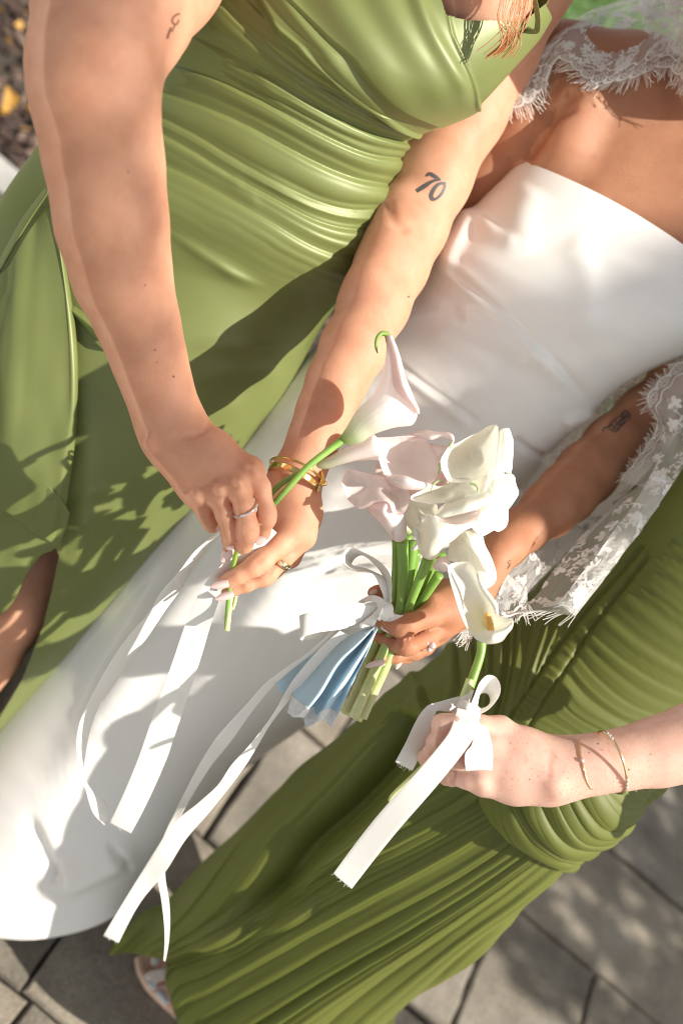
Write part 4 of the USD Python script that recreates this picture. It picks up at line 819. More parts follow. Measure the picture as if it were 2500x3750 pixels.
FC_.h += band * (pleats(sn * 4.2, 53, .8, .5) * .0026 + .001)
for l_ in (a_l, b_l): fold(FC_, 'GE', l_, -.006, 7, 7, fade=(.01, .01), kind='crease')
FC_.h += FC_.noise(0.004, 320, 27, (2.5, 1), .7) * bod_r
FC_.h = gaussian_filter(FC_.h, .8)
LC = Loft('O', [(1800, 700, 2230, 1080, 1.13, .10, 0), (1640, 900, 2040, 1260, 1.16, .11, 0), (1440, 1140, 1790, 1480, 1.20, .115, 0), (1190, 1390, 1585, 1715, 1.22, .11, 0), (1030, 1490, 1470, 1850, 1.22, .105, 0), (905, 1595, 1312, 1955, 1.24, .10, 0), (800, 1690, 1215, 2060, 1.275, .105, 0.1), (650, 1820, 1080, 2190, 1.33, .11, 0.2), (480, 1965, 930, 2300, 1.41, .115, 0.35), (370, 2085, 800, 2430, 1.49, .12, 0.55), (305, 2150, 720, 2490, 1.53, .09, 0.6), (275, 2182, 680, 2520, 1.56, .05, 0.6)], nu=760, nv=620, power=2.1)
LC.raise_folds(FC_)
LC.cut('O', [(200, 2215), (270, 2192), (300, 2190), (340, 2197), (384, 2210), (379, 2250), (398, 2322), (425, 2400), (300, 2600), (100, 2300)], False)
gownC = UsdGeom.Xform(tag(UsdGeom.Xform.Define(stage, path_for('dress', str(C.GetPath())))))
obj('bodice_and_skirt', LC.mesh(), JERSEY, gownC)
fC = LC.front()
def dc(fr, pts, off):
    o = []
    for p in pts:
        q = px(fr, p[:2]); o.append((p[0], p[1], (float(fC(q)) - off) if len(p) < 3 else p[2]))
    return o
# the twisted drape on the hip
hd = [[(790, 860, 1.135), (900, 985, 1.125), (985, 1045, 1.135), (1060, 1085, 1.155), (1110, 1108, 1.19), (1140, 1110, 1.25)], [(900, 800, 1.118), (960, 930, 1.095), (1060, 1030, 1.10), (1130, 1075, 1.13), (1175, 1085, 1.17), (1200, 1080, 1.24)], [(1000, 760, 1.112), (1070, 900, 1.085), (1160, 1010, 1.095), (1240, 1040, 1.13), (1290, 1035, 1.18), (1300, 1010, 1.24)],
      [(1090, 740, 1.112), (1180, 860, 1.083), (1270, 950, 1.095), (1330, 970, 1.13), (1365, 960, 1.18), (1370, 930, 1.24)], [(1200, 700, 1.12), (1290, 800, 1.09), (1370, 870, 1.105), (1410, 880, 1.14), (1425, 860, 1.19), (1430, 830, 1.24)], [(1330, 640, 1.14), (1410, 740, 1.11), (1450, 800, 1.125), (1462, 815, 1.155), (1465, 800, 1.2), (1460, 780, 1.24)]]
g_ = sheet('GE', hd, 260, 200, None); n0, m0 = g_.shape[:2]
nr_ = vnormals(g_.reshape(-1, 3), grid_faces(n0, m0)).reshape(g_.shape); nr_ *= np.sign((nr_ * unit(CAM - g_)).sum(-1).mean())
i_, j_ = np.mgrid[0:n0, 0:m0]; u_ = i_ / n0
ph = u_ * 6.6 + 1.3 * (j_ / m0) * (1 - u_) + .35 * np.sin(j_ / m0 * 5)
g_ = g_ + nr_ * (pleats(ph, 61, .8, .5) * .0085 * (1 - .6 * u_) + pleats(ph * 2.1 + np.sin(j_ / m0 * 4), 63, .8, .5) * .0016)[..., None]
obj('hip_drape', solid_grid(g_, .0015), JERSEY, gownC)
obj('back_hem', sheet('O', [[(700, 2440, 1.72), (780, 2390, 1.73), (852, 2325, 1.74)], [(760, 2470, 1.72), (840, 2400, 1.735), (880, 2352, 1.745)], [(800, 2480, 1.72), (885, 2420, 1.735), (906, 2285, 1.75)]], 20, 20), JERSEY, gownC)
# ------------------------------------------------------------------ calla lilies
def petal_mat(name, edge, mid, base):
    return mat(name, {'uv': ('texture_coordinate', {}), 'sx': ('separate_xyz', {}), 'r': ('rgb_ramp', {'ramp': [(0.0, base), (0.16, tuple(.5 * b + .5 * m for b, m in zip(base, mid))), (0.4, mid), (0.75, mid), (1.0, edge)]}),
        'w': ('wave_texture', {'wave_type': 'bands', 'bands_direction': 'y', 'scale': 7.0, 'distortion': 1.5, 'detail': 3.0}), 'bp': ('bump', {'strength': 0.12, 'distance': 0.0012}),
        'p': ('principled_bsdf', {'roughness': 0.42, 'specular_ior_level': 0.35, 'sheen_weight': 0.1}), 't': ('translucent_bsdf', {}), 'm': ('mix_closure', {'fac': 0.5})},
        [('uv.UV', 'sx.vector'), ('sx.x', 'r.fac'), ('uv.UV', 'w.vector'), ('w.fac', 'bp.height'), ('bp.normal', 'p.normal'), ('r.color', 'p.base_color'), ('r.color', 't.color'), ('p.BSDF', 'm.closure1'), ('t.BSDF', 'm.closure2')], surface='m.closure')
PINK = petal_mat('calla_blush', (0.93, 0.80, 0.79), (0.93, 0.87, 0.85), (0.36, 0.52, 0.14))
WHITE = petal_mat('calla_white', (0.92, 0.91, 0.85), (0.93, 0.92, 0.84), (0.46, 0.58, 0.20))
STEM = mat('calla_stem', {'g': ('geometry', {}), 'n': ('noise_texture', {'scale': 30.0, 'detail': 2.0}), 'r': ('rgb_ramp', {'ramp': [(0.3, (0.13, 0.27, 0.04)), (0.7, (0.22, 0.37, 0.075))]}), 'p': ('principled_bsdf', {'roughness': 0.35, 'subsurface_weight': 0.1, 'subsurface_scale': 0.004})}, [('g.position', 'n.vector'), ('n.fac', 'r.fac'), ('r.color', 'p.base_color')])
STEMG = mat('cut_calla_stem', {'uv': ('texture_coordinate', {}), 'sx': ('separate_xyz', {}), 'g': ('geometry', {}), 'n': ('noise_texture', {'scale': 60.0, 'detail': 4.0}), 'ad': ('math', {'math_type': 'multiply_add', 'value2': 0.22}), 'r': ('rgb_ramp', {'ramp': [(0.1, (0.15, 0.29, 0.05)), (0.55, (0.19, 0.34, 0.07)), (0.80, (0.36, 0.45, 0.16)), (1.0, (0.52, 0.54, 0.27))]}), 'p': ('principled_bsdf', {'roughness': 0.36, 'subsurface_weight': 0.1, 'subsurface_scale': 0.004})}, [('uv.UV', 'sx.vector'), ('g.position', 'n.vector'), ('n.fac', 'ad.value1'), ('sx.x', 'ad.value3'), ('ad.value', 'r.fac'), ('r.color', 'p.base_color')])
STEMP = simple('pale_stem', (0.50, 0.54, 0.24), 0.45, subsurface_weight=0.1)
SPADIX = simple('calla_spadix', (0.70, 0.40, 0.11), 0.8)
def calla(parent, fr, base, mouth, tip, rad, m=None, roll=0.0, lip=0.55, seed=0, tipw=0.45, open_=1.0, spadix=True, r0=0.085, back=0.35):
    """A spathe wrapped into a funnel: base and mouth centre and tip as (x, y, depth), rad = mouth radius in picture units."""
    b, e, t = W(fr, base), W(fr, mouth), W(fr, tip); s = FR[fr][2]; R = rad * s * mouth[2] / FOC
    ax = unit(e - b); L = np.linalg.norm(e - b); td = t - e; td = td - ax * (td @ ax)
    if np.linalg.norm(td) < 1e-4: td = np.cross(ax, FWD)
    x = unit(td); y = np.cross(ax, x); rg = np.random.default_rng(seed)
    nu, nt = 60, 120; u = np.linspace(0, 1, nu)[:, None]; th = np.linspace(-math.pi - .45, math.pi + .45, nt)[None, :] + roll * (1 - u)
    r = R * (r0 + (1 - r0) * (0.18 * u + 0.82 * u ** 2.3))
    low = 1 - back * (1 - np.exp(-((np.abs(th) / 1.5) ** 2)))          # the front of the rim is lower than the tip side
    z = L * u * low
    r = R * (r0 + (1 - r0) * (0.22 * u + 0.78 * u ** 2.2)) * (1 + .05 * th / math.pi) * open_
    fl = np.clip((u - .66) / .34, 0, 1) ** 2
    wv = 1 + .22 * fl * np.sin(th * 2 + rg.uniform(0, 6)) + .16 * fl * np.sin(th * 3 + rg.uniform(0, 6)) + .07 * fl * np.sin(th * 6 + rg.uniform(0, 6)) + .035 * fl * np.sin(th * 11 + rg.uniform(0, 6))
    r = r * wv + R * lip * fl; z = z - L * .0 - R * lip * .75 * fl ** 1.6 * (1 + .5 * np.sin(th * 3 + rg.uniform(0, 6)) + .3 * np.sin(th * 5 + rg.uniform(0, 6)))
    g = b + ax * z[..., None] + (x * np.cos(th)[..., None] + y * np.sin(th)[..., None]) * r[..., None]
    w = np.exp(-(th / tipw) ** 2) * np.clip((u - .35) / .65, 0, 1) ** 2.0
    g = g + (t - g[-1, nt // 2]) * w[..., None]
    sp = x * 0
    k = np.exp(-(th / .22) ** 2) * np.clip((u - .88) / .12, 0, 1) ** 2
    g = g - ax * (k * R * .25)[..., None]
    uv = np.stack(np.broadcast_arrays(u, (th + 4) / 8), -1).reshape(-1, 2)
    v, f = solid_grid(g, .0006)
    o = obj('spathe', (v, f), m or WHITE, parent, uv=np.vstack([uv, uv]))
    if spadix:
        c = [b + ax * L * q for q in (.30, .5, .72, .86)]
        obj('spadix', tube(c, [R * .16, R * .17, R * .15, R * .05], 12, 20), SPADIX, parent)
    return o
def stem(parent, fr, pts, r, m=None, name='stem'):
    a = np.array(pts, float); s = FR[fr][2]
    rr = (np.broadcast_to(np.asarray(r, float), (len(a),)) * s * a[:, 2] / FOC)
    v, f = tube(W(fr, a), rr, 16, len(a) * 9)
    return obj(name, (v, f), m or STEM, parent, uv=tube_uv(len(a) * 9, 16))

# --- the single lily in the left bridesmaid's hands
lilyA = thing('calla_lily', 'single blush calla lily with a curled tip held in the left bridesmaid\'s two hands', 'flower', W('A', (1100, 700, .93)))
def horn(parent, fr, st, m, lip=None, name='spathe', nu=120, nv=120):
    l = Loft(fr, st, nu, nv, 2.0); v, f = l.mesh(); uv = l.uv[:, ::-1] * [1, .16]
    obj(name, (v, f), m, parent, uv=uv)
horn(lilyA, 'D', [(92, 940, 150, 1005, .955, .006, 0), (135, 880, 240, 990, .952, .012, 0), (200, 770, 345, 925, .95, .018, 0), (290, 672, 425, 893, .948, .024, 0), (362, 590, 525, 866, .948, .028, 0), (407, 480, 640, 852, .95, .03, 0), (432, 380, 690, 745, .952, .026, 0), (447, 285, 640, 600, .953, .018, 0), (450, 215, 556, 380, .953, .010, 0), (442, 165, 492, 180, .953, .004, 0)], PINK)
lp = sheet('D', [[(452, 172, .953), (478, 290, .944), (494, 450, .932), (508, 560, .925), (560, 620, .924), (630, 690, .928), (684, 765, .938)], [(472, 162, .946), (520, 300, .934), (552, 450, .920), (584, 560, .912), (620, 630, .912), (668, 700, .920), (696, 760, .934)], [(492, 170, .953), (546, 310, .948), (592, 480, .942), (640, 600, .938), (674, 680, .936), (692, 720, .938), (698, 758, .942)]], 24, 80, None)
obj('rolled_lip', solid_grid(lp, .0012), PINK, lilyA, uv=np.vstack([np.stack([np.full(24 * 80, .93), np.tile(np.linspace(0, 1, 80), 24)], -1)] * 2))
obj('tip', tube(W('D', [(490, 300, .955), (472, 200, .955), (450, 155, .953), (410, 148, .95), (378, 185, .948), (368, 245, .948), (382, 300, .95)]), [.0045, .0038, .003, .0024, .002, .0014, .0006], 10, 40), PINK, lilyA, uv=None)
stem(lilyA, 'A', [(1760, 200, .955), (1560, 345, .95), (1380, 490, .945), (1200, 690, .944), (1080, 830, .946), (950, 1000, .955), (850, 1120, .962), (790, 1290, .975), (760, 1500, .98), (745, 1680, .985), (738, 1800, .985)], [34, 30, 28, 26, 25, 24, 22, 20, 20, 21, 22])
stem(lilyA, 'A', [(1380, 500, .95), (1260, 560, .95), (1130, 660, .95), (1040, 780, .952), (960, 960, .96)], [10, 24, 24, 24, 18], name='second_stem')
stem(lilyA, 'A', [(770, 1500, .985), (757, 1660, .985), (739, 1815, .985)], [22, 23, 24], STEMP, name='cut_end')
stem(lilyA, 'A', [(820, 1480, .99), (805, 1580, .99), (785, 1640, .99)], [14, 15, 14], STEMP, name='cut_end')
ribA = thing('ribbon', 'long cream ribbon in two loose tails hanging from the left bridesmaid\'s fingers', 'ribbon', W('F5', (1100, 260, .97)))
obj('tail', ribbon('F5', [(1075, 140, .955), (1005, 185, .962), (880, 290, .985), (820, 370, 1.0), (740, 460, 1.02), (680, 560, 1.04), (600, 650, 1.06), (520, 760, 1.085), (440, 900, 1.11), (380, 1020, 1.13), (355, 1120, 1.14), (360, 1240, 1.15), (375, 1300, 1.15), (395, 1375, 1.15), (430, 1480, 1.155), (478, 1530, 1.16)],
    [(1078, 142, .957), (1010, 192, .97), (940, 270, .99), (890, 340, 1.005), (830, 450, 1.025), (750, 560, 1.05), (690, 650, 1.07), (610, 760, 1.095), (530, 880, 1.12), (460, 980, 1.14), (420, 1080, 1.15), (388, 1240, 1.155), (386, 1310, 1.155), (425, 1380, 1.155), (490, 1435, 1.16), (479, 1534, 1.165)], 160), RIBBON, ribA)
obj('tail', ribbon('F5', [(930, 440, .988), (905, 485, .99), (870, 560, 1.0), (800, 760, 1.03), (700, 1040, 1.08), (625, 1254, 1.11), (505, 1522, 1.15)], [(1005, 500, .988), (992, 540, .992), (975, 590, 1.0), (930, 740, 1.03), (830, 1040, 1.08), (755, 1254, 1.11), (602, 1571, 1.15)], 110), RIBBON, ribA)
obj('fold', ribbon('A', [(1060, 930, .968), (830, 1140, .973), (690, 1280, .978), (590, 1390, .984), (530, 1475, .988)], [(1150, 1010, .972), (1000, 1160, .98), (850, 1280, .985), (720, 1370, .988), (660, 1490, .990)], 50), RIBBON, ribA)

# --- the bride's bouquet
bq = thing('bouquet', 'bouquet of blush and white calla lilies tied with a cream bow in the bride\'s hand', 'bouquet', W('B', (880, 720, 1.0)))
rs = np.random.default_rng(8)
heads = [  # the blooms at the back: base, mouth, tip, radius
    ((790, 1400, 1.07), (600, 1120, 1.03), (420, 960, 1.02), 175, PINK, dict(seed=12, lip=.4)),
    ((1000, 1560, 1.08), (1080, 1150, 1.03), (1250, 930, 1.02), 150, WHITE, dict(seed=14, lip=.3, open_=.9)),
    ((1100, 1560, 1.09), (1260, 1250, 1.04), (1340, 980, 1.04), 120, WHITE, dict(seed=15, lip=.3)),
    ((1000, 1620, 1.05), (1240, 1420, 1.02), (1370, 1380, 1.02), 150, WHITE, dict(seed=16, lip=.4)),
    ((620, 1680, 1.03), (440, 1380, 1.02), (230, 1280, 1.02), 140, PINK, dict(seed=11, lip=.3, r0=.2)),
]
def petal(parent, fr, outline, anchors, m, cup=.01, roll=.006, rw=26, seed=0, ripple=.0014, th=.0007, base=None, step=9.0, edge=24, br=330, u0=.40):
    """one spathe seen from its open or its closed side: a curved leaf of tissue with its own depth, hollow (cup > 0) or bulging, its margin rolled"""
    o = np.array(outline, float); c = np.vstack([o, o[:1]]); t = np.r_[0, np.cumsum(np.linalg.norm(np.diff(c, axis=0), axis=1))]
    from scipy.interpolate import CubicSpline, LinearNDInterpolator
    cs = PchipInterpolator(np.r_[t[-3:-1] - t[-1], t, t[1:3] + t[-1]], np.vstack([c[-3:-1], c, c[1:3]])); n = int(t[-1] / (step * .75)); b = cs(np.linspace(0, t[-1], n, endpoint=False))
    b = gaussian_filter(np.vstack([b, b, b]), (1.3, 0))[n:2 * n]
    pg = Polygon(b).buffer(0); pg = pg if pg.geom_type == 'Polygon' else max(pg.geoms, key=lambda q: q.area)
    b = np.array(pg.exterior.coords)[:-1]
    x0, y0, x1, y1 = pg.bounds; gx, gy = np.meshgrid(np.arange(x0, x1, step), np.arange(y0, y1, step)); gx[1::2] += step / 2
    p = np.stack([gx.ravel(), gy.ravel()], -1); inn = shapely.contains(pg.buffer(-step * .6), shapely.points(p[:, 0], p[:, 1])); v = np.vstack([b, p[inn]])
    from scipy.spatial import Delaunay
    f = Delaunay(v).simplices; cc = v[f].mean(1); f = f[shapely.contains(pg, shapely.points(cc[:, 0], cc[:, 1]))]
    dist = shapely.distance(pg.exterior, shapely.points(v[:, 0], v[:, 1])); dm = dist.max()
    A_ = np.array(anchors, float); d = RBFInterpolator(A_[:, :2] / 100, A_[:, 2], kernel='thin_plate_spline', smoothing=1e-3)(v / 100)
    e = dist / dm; d = d + cup * (1 - (1 - e) ** 2) - roll * np.exp(-(dist / rw) ** 2)
    nz = meshkit.fbm(np.c_[v / 95, np.full(len(v), seed * 3.7)], 3, seed) - .5; ed = np.exp(-dist / 60)
    d = d + ripple * 2 * nz * (.4 + 1.2 * ed)
    q = P(np.c_[px(fr, v), d]); fl = np.cross(q[f[:, 1]] - q[f[:, 0]], q[f[:, 2]] - q[f[:, 0]])
    fl = f if (fl @ FWD).sum() < 0 else f[:, ::-1]
    nr = vnormals(q, fl); N = len(q); k = np.arange(len(b)); k2 = (k + 1) % len(b)
    taper = (.35 + .65 * np.clip(dist / 30, 0, 1))[:, None] * th
    vv = np.vstack([q + nr * taper / 2, q - nr * taper / 2]); ff = np.vstack([fl, fl[:, ::-1] + N, np.stack([k, k + N, k2], -1), np.stack([k2, k + N, k2 + N], -1)])
    if base is not None:
        w = np.clip(np.linalg.norm(v - np.array(base), axis=1) / br, 0, 1); ux = u0 + (.96 - u0) * w
    else: ux = .62 + .36 * np.exp(-dist / edge)
    uv = np.stack([ux, np.arctan2(v[:, 1] - v[:, 1].mean(), v[:, 0] - v[:, 0].mean()) / 6.28], -1)
    return obj('spathe', (vv, ff), m, parent, uv=np.vstack([uv, uv]))
def bloom(): return UsdGeom.Xform.Define(stage, path_for('flower_head', str(bq.GetPath())))
b_ = bloom()   # blush, upper left
petal(b_, 'D', [(372, 948), (480, 942), (620, 930), (700, 938), (785, 1000), (842, 1070), (858, 1150), (838, 1240), (760, 1310), (640, 1335), (520, 1310), (455, 1270), (415, 1190), (385, 1080)], [(375, 960, .990), (420, 1190, .978), (620, 930, .995), (850, 1150, 1.0), (600, 1335, .965), (760, 1310, .972), (620, 1130, 1.0)], PINK, .012, .008, 24, 1)
petal(b_, 'D', [(440, 1238), (560, 1232), (690, 1276), (780, 1300), (850, 1325), (700, 1345), (600, 1342), (490, 1300)], [(440, 1240, .972), (850, 1325, .968), (600, 1340, .958), (620, 1260, .955)], PINK, -.006, .0, 20, 2)
petal(b_, 'D', [(600, 932), (670, 905), (745, 886), (840, 900), (905, 902), (960, 925), (968, 955), (955, 1005), (935, 1020), (940, 962), (880, 948), (780, 962), (700, 940)], [(600, 935, .995), (745, 886, 1.005), (965, 940, .982), (940, 1015, .975), (780, 960, .985)], PINK, -.008, .0, 20, 3)
petal(b_, 'D', [(778, 985), (840, 1000), (930, 1022), (905, 1050), (862, 1090), (858, 1150), (830, 1090)], [(778, 985, 1.0), (930, 1022, .995), (858, 1150, .998)], PINK, -.004, 0, 20, 4)
b_ = bloom()   # blush, lower left
petal(b_, 'D', [(108, 1285), (130, 1225), (160, 1185), (215, 1195), (275, 1212), (360, 1232), (432, 1250), (452, 1300), (505, 1342), (555, 1322), (605, 1330), (626, 1395), (606, 1480), (570, 1530), (532, 1532), (492, 1510), (478, 1462), (440, 1432), (370, 1440), (300, 1480), (242, 1494), (185, 1450), (140, 1400)], [(108, 1290, .992), (190, 1450, .972), (242, 1494, .962), (432, 1250, .985), (620, 1400, .975), (500, 1515, .955), (440, 1435, .957), (300, 1330, .99), (480, 1390, .985), (190, 1200, .995)], PINK, .006, .007, 22, 5)
petal(b_, 'D', [(300, 1486), (370, 1442), (440, 1436), (478, 1466), (492, 1512), (532, 1536), (572, 1534), (598, 1600), (604, 1680), (575, 1735), (540, 1747), (500, 1728), (450, 1660), (395, 1590), (340, 1540)], [(300, 1490, .972), (450, 1600, .966), (540, 1745, .985), (604, 1650, .982), (500, 1520, .960)], PINK, -.012, 0, 20, 6, base=(560, 1790))
petal(b_, 'D', [(548, 1540), (580, 1570), (602, 1640), (604, 1700), (570, 1738), (540, 1747), (505, 1720), (488, 1670), (505, 1610)], [(548, 1540, .965), (604, 1660, .975), (540, 1745, .978), (495, 1670, .968)], PINK, -.009, 0, 20, 7)
b_ = bloom()   # white, upper right
petal(b_, 'D', [(866, 1120), (890, 1065), (935, 1010), (1000, 982), (1085, 935), (1160, 900), (1225, 862), (1275, 846), (1304, 866), (1302, 950), (1292, 1050), (1270, 1160), (1215, 1225), (1150, 1262), (1040, 1290), (932, 1286), (885, 1220), (868, 1170)], [(866, 1130, .972), (1000, 980, .985), (1275, 848, .99), (1300, 1000, .972), (1260, 1170, .966), (930, 1285, .958), (1100, 1280, .960), (1090, 1120, 1.0)], WHITE, .012, .009, 26, 8, base=(1090, 1420))
petal(b_, 'D', [(1308, 892), (1345, 872), (1382, 872), (1405, 920), (1421, 985), (1416, 1100), (1398, 1222), (1340, 1205), (1278, 1180), (1290, 1080), (1302, 980)], [(1308, 892, 1.0), (1421, 1000, 1.0), (1398, 1220, .992), (1280, 1180, .988), (1350, 1050, 1.0)], WHITE, -.008, .004, 20, 9)
petal(b_, 'D', [(1262, 1224), (1330, 1225), (1400, 1220), (1432, 1248), (1440, 1300), (1462, 1368), (1430, 1430), (1402, 1470), (1360, 1520), (1312, 1588), (1312, 1625), (1260, 1662), (1180, 1700), (1120, 1660), (1080, 1600), (1120, 1480), (1180, 1350), (1220, 1270)], [(1262, 1224, .985), (1430, 1250, .990), (1460, 1370, .985), (1310, 1600, .982), (1180, 1700, .978), (1090, 1600, .972), (1250, 1420, .972)], WHITE, -.010, .004, 22, 10)
b_ = bloom()   # cream, middle
petal(b_, 'D', [(632, 1405), (680, 1368), (740, 1342), (840, 1322), (932, 1300), (965, 1262), (1005, 1246), (1075, 1258), (1120, 1290), (1150, 1330), (1148, 1362), (1080, 1385), (1000, 1420), (900, 1445), (800, 1452), (700, 1440), (640, 1428)], [(632, 1410, .970), (840, 1322, .975), (1005, 1246, .972), (1150, 1345, .958), (800, 1452, .956), (1000, 1420, .955), (900, 1380, .972)], WHITE, .006, .007, 20, 11, base=(860, 1560))
petal(b_, 'D', [(818, 1542), (850, 1490), (905, 1448), (1000, 1405), (1100, 1368), (1180, 1362), (1235, 1378), (1255, 1412), (1225, 1450), (1150, 1490), (1050, 1522), (950, 1545), (880, 1560)], [(818, 1542, .955), (1100, 1368, .962), (1250, 1405, .950), (950, 1545, .945), (1050, 1440, .948)], WHITE, -.011, 0, 20, 12)
petal(b_, 'D', [(566, 1560), (590, 1490), (625, 1430), (720, 1440), (830, 1455), (840, 1500), (815, 1545), (735, 1545), (690, 1512), (700, 1580), (718, 1610), (665, 1672), (610, 1625)], [(566, 1560, .985), (625, 1430, .98), (830, 1460, .97), (700, 1580, .965), (665, 1670, .975)], WHITE, .006, .005, 20, 13)
b_ = bloom()   # white with a blush rim, lowest of the front
petal(b_, 'D', [(688, 1512), (730, 1545), (800, 1548), (870, 1588), (980, 1612), (1060, 1602), (1120, 1572), (1162, 1528), (1192, 1545), (1180, 1590), (1110, 1630), (1040, 1662), (965, 1728), (900, 1775), (866, 1815), (835, 1865), (785, 1882), (738, 1866), (700, 1815), (692, 1780), (706, 1705), (672, 1642), (712, 1600)], [(690, 1540, .968), (800, 1550, .952), (980, 1612, .945), (1180, 1550, .952), (785, 1880, .972), (850, 1680, .945), (700, 1780, .968), (960, 1725, .955)], WHITE, -.010, 0, 20, 14, base=(790, 1900))
petal(b_, 'D', [(735, 1545), (800, 1548), (900, 1535), (1010, 1525), (1110, 1500), (1170, 1515), (1110, 1575), (1050, 1600), (980, 1608), (870, 1585)], [(735, 1545, .958), (980, 1600, .950), (1160, 1520, .955), (950, 1545, .962)], PINK, .006, .004, 18, 15)
petal(b_, 'D', [(642, 1662), (672, 1640), (700, 1690), (706, 1735), (692, 1782), (655, 1812), (630, 1803), (664, 1775), (678, 1735), (662, 1690)], [(645, 1660, .965), (700, 1700, .962), (640, 1805, .960)], WHITE, -.004, 0, 20, 16)
b_ = bloom()   # white, hanging at the lower right
petal(b_, 'D', [(918, 1862), (926, 1780), (955, 1692), (1035, 1662), (1120, 1650), (1180, 1690), (1205, 1770), (1250, 1860), (1292, 2015), (1275, 2060), (1205, 2104), (1130, 2045), (1075, 1965), (1000, 1905), (950, 1895)], [(920, 1850, .975), (1035, 1662, .98), (1190, 1720, .975), (1290, 2015, .962), (1205, 2100, .958), (1000, 1905, .965), (1100, 1820, .960)], WHITE, -.009, .003, 20, 17)
petal(b_, 'D', [(1040, 1668), (1110, 1700), (1160, 1800), (1215, 1900), (1250, 1990), (1205, 1960), (1130, 1860), (1060, 1760)], [(1040, 1668, .965), (1215, 1900, .948), (1250, 1990, .95), (1100, 1780, .948)], WHITE, -.005, 0, 20, 18)
petal(b_, 'D', [(802, 1945), (822, 1890), (862, 1862), (915, 1852), (938, 1890), (935, 1955), (900, 1975), (850, 1965)], [(802, 1945, .972), (862, 1862, .978), (936, 1920, .968), (870, 1920, .965)], PINK, -.007, 0, 20, 19)
for c_ in ([(868, 1272, .957), (835, 1282, .955), (806, 1310, .954), (792, 1354, .953)], [(1085, 1298, .955), (1135, 1312, .953), (1152, 1362, .951)], [(940, 1022, .975), (935, 1004, .974), (950, 985, .974), (958, 962, .975)], [(855, 1150, .98), (858, 1185, .975), (845, 1220, .972)]):
    obj('tip', tube(W('D', c_), [.0016, .0013, .0010, .0005][:len(c_)], 8, 24), PINK, bq, uv=np.tile([.12, 0.], (24 * 8 + 2, 1)))
for b_, m_, t_, r_, mt_, kw in heads:
    fl = UsdGeom.Xform.Define(stage, path_for('flower_head', str(bq.GetPath())))
    kw.setdefault('spadix', False); calla(fl, 'D', b_, m_, t_, r_, mt_, **kw)
bud = UsdGeom.Xform.Define(stage, path_for('flower_head', str(bq.GetPath())))
horn(bud, 'D', [(472, 1135, 476, 1143, .985, .001, 0), (430, 1075, 440, 1130, .985, .006, 0), (392, 965, 402, 1122, .988, .014, 0), (335, 918, 352, 1118, .99, .018, 0), (235, 985, 252, 1122, .992, .015, 0), (100, 1045, 112, 1152, .996, .012, 0), (-30, 1110, -20, 1186, 1.0, .008, 0), (-120, 1150, -118, 1160, 1.0, .001, 0)][::-1], PINK)
tops = [(890, 150, 1.02), (925, 160, 1.01), (960, 120, 1.035), (1000, 160, 1.02), (1020, 230, 1.04), (1110, 285, .99), (1160, 290, 1.02), (1210, 250, 1.035), (1190, 400, 1.01)]
grip = [(850, 620, 1.005), (905, 660, .995), (880, 640, 1.03), (930, 640, 1.02), (950, 640, 1.045), (950, 690, .995), (985, 650, 1.02), (1010, 640, 1.045), (1020, 660, 1.015)]
ends = [(520, 1405, 1.0), (575, 1430, .988), (540, 1400, 1.03), (600, 1445, 1.02), (610, 1420, 1.04), (640, 1430, .998), (645, 1410, 1.025), (560, 1380, 1.045), (500, 1390, 1.02)]
for a_, g_, e_ in zip(tops, grip, ends):
    a_, g_, e_ = map(np.array, (a_, g_, e_)); g_ = g_ + [0, 0, .018]; e_ = e_ + [0, 0, .012]; md = g_ * .45 + e_ * .55 + [8, 0, 0]; up_ = a_ * .5 + g_ * .5 + [0 if a_[0] > 1000 else 12, 0, 0]
    k = rs.uniform(.92, 1.12)
    stem(bq, 'B', [a_, up_, g_, md, md * .5 + e_ * .5, e_], np.array([40, 34, 31, 33, 34, 36]) * k, STEMG)
bow = UsdGeom.Xform.Define(stage, path_for('bow', str(bq.GetPath())))
obj('loop', ribbon('B', [(835, 600, .985), (850, 480, .98), (832, 390, .98), (740, 290, .985), (640, 237, .995), (550, 205, 1.0), (498, 255, 1.0), (505, 325, .995), (590, 375, .985), (715, 395, .98), (770, 500, .98), (800, 600, .985)],
    [(785, 560, .995), (800, 470, .995), (770, 380, 1.0), (700, 300, 1.005), (640, 262, 1.01), (590, 280, 1.015), (562, 325, 1.015), (585, 350, 1.01), (645, 352, 1.005), (745, 390, 1.0), (815, 440, .995), (850, 600, .99)], 90), RIBBON, bow)
obj('loop', ribbon('B', [(790, 590, .98), (700, 618, .978), (600, 602, .975), (380, 640, .97), (230, 680, .97), (195, 692, .975), (198, 705, .985), (260, 720, .992), (420, 730, .992), (640, 700, .985), (780, 650, .982)],
    [(690, 700, .982), (660, 728, .98), (600, 750, .977), (500, 790, .972), (330, 815, .97), (205, 852, .975), (203, 872, .988), (250, 872, .995), (400, 862, .995), (560, 795, .988), (740, 700, .984)], 90, bow=.0015), RIBBON, bow)
obj('loop', ribbon('B', [(800, 585, .975), (760, 560, .975), (700, 550, .98), (640, 575, .985), (600, 605, .985)], [(810, 630, .975), (760, 605, .97), (700, 590, .975), (660, 600, .985), (610, 640, .985)], 40), RIBBON, bow)
obj('knot', Body().add(Bones(.004).chain('B', [(770, 610, .975, 30), (820, 650, .975, 38), (800, 700, .975, 34)]).chain('B', [(830, 620, .98, 22), (845, 690, .982, 26)]).chain('B', [(760, 660, .975, 18), (700, 740, .975, 30), (640, 770, .975, 26)]).chain('B', [(790, 640, .968, 12), (760, 720, .968, 16)])).mesh(.0016), RIBBON, bow)
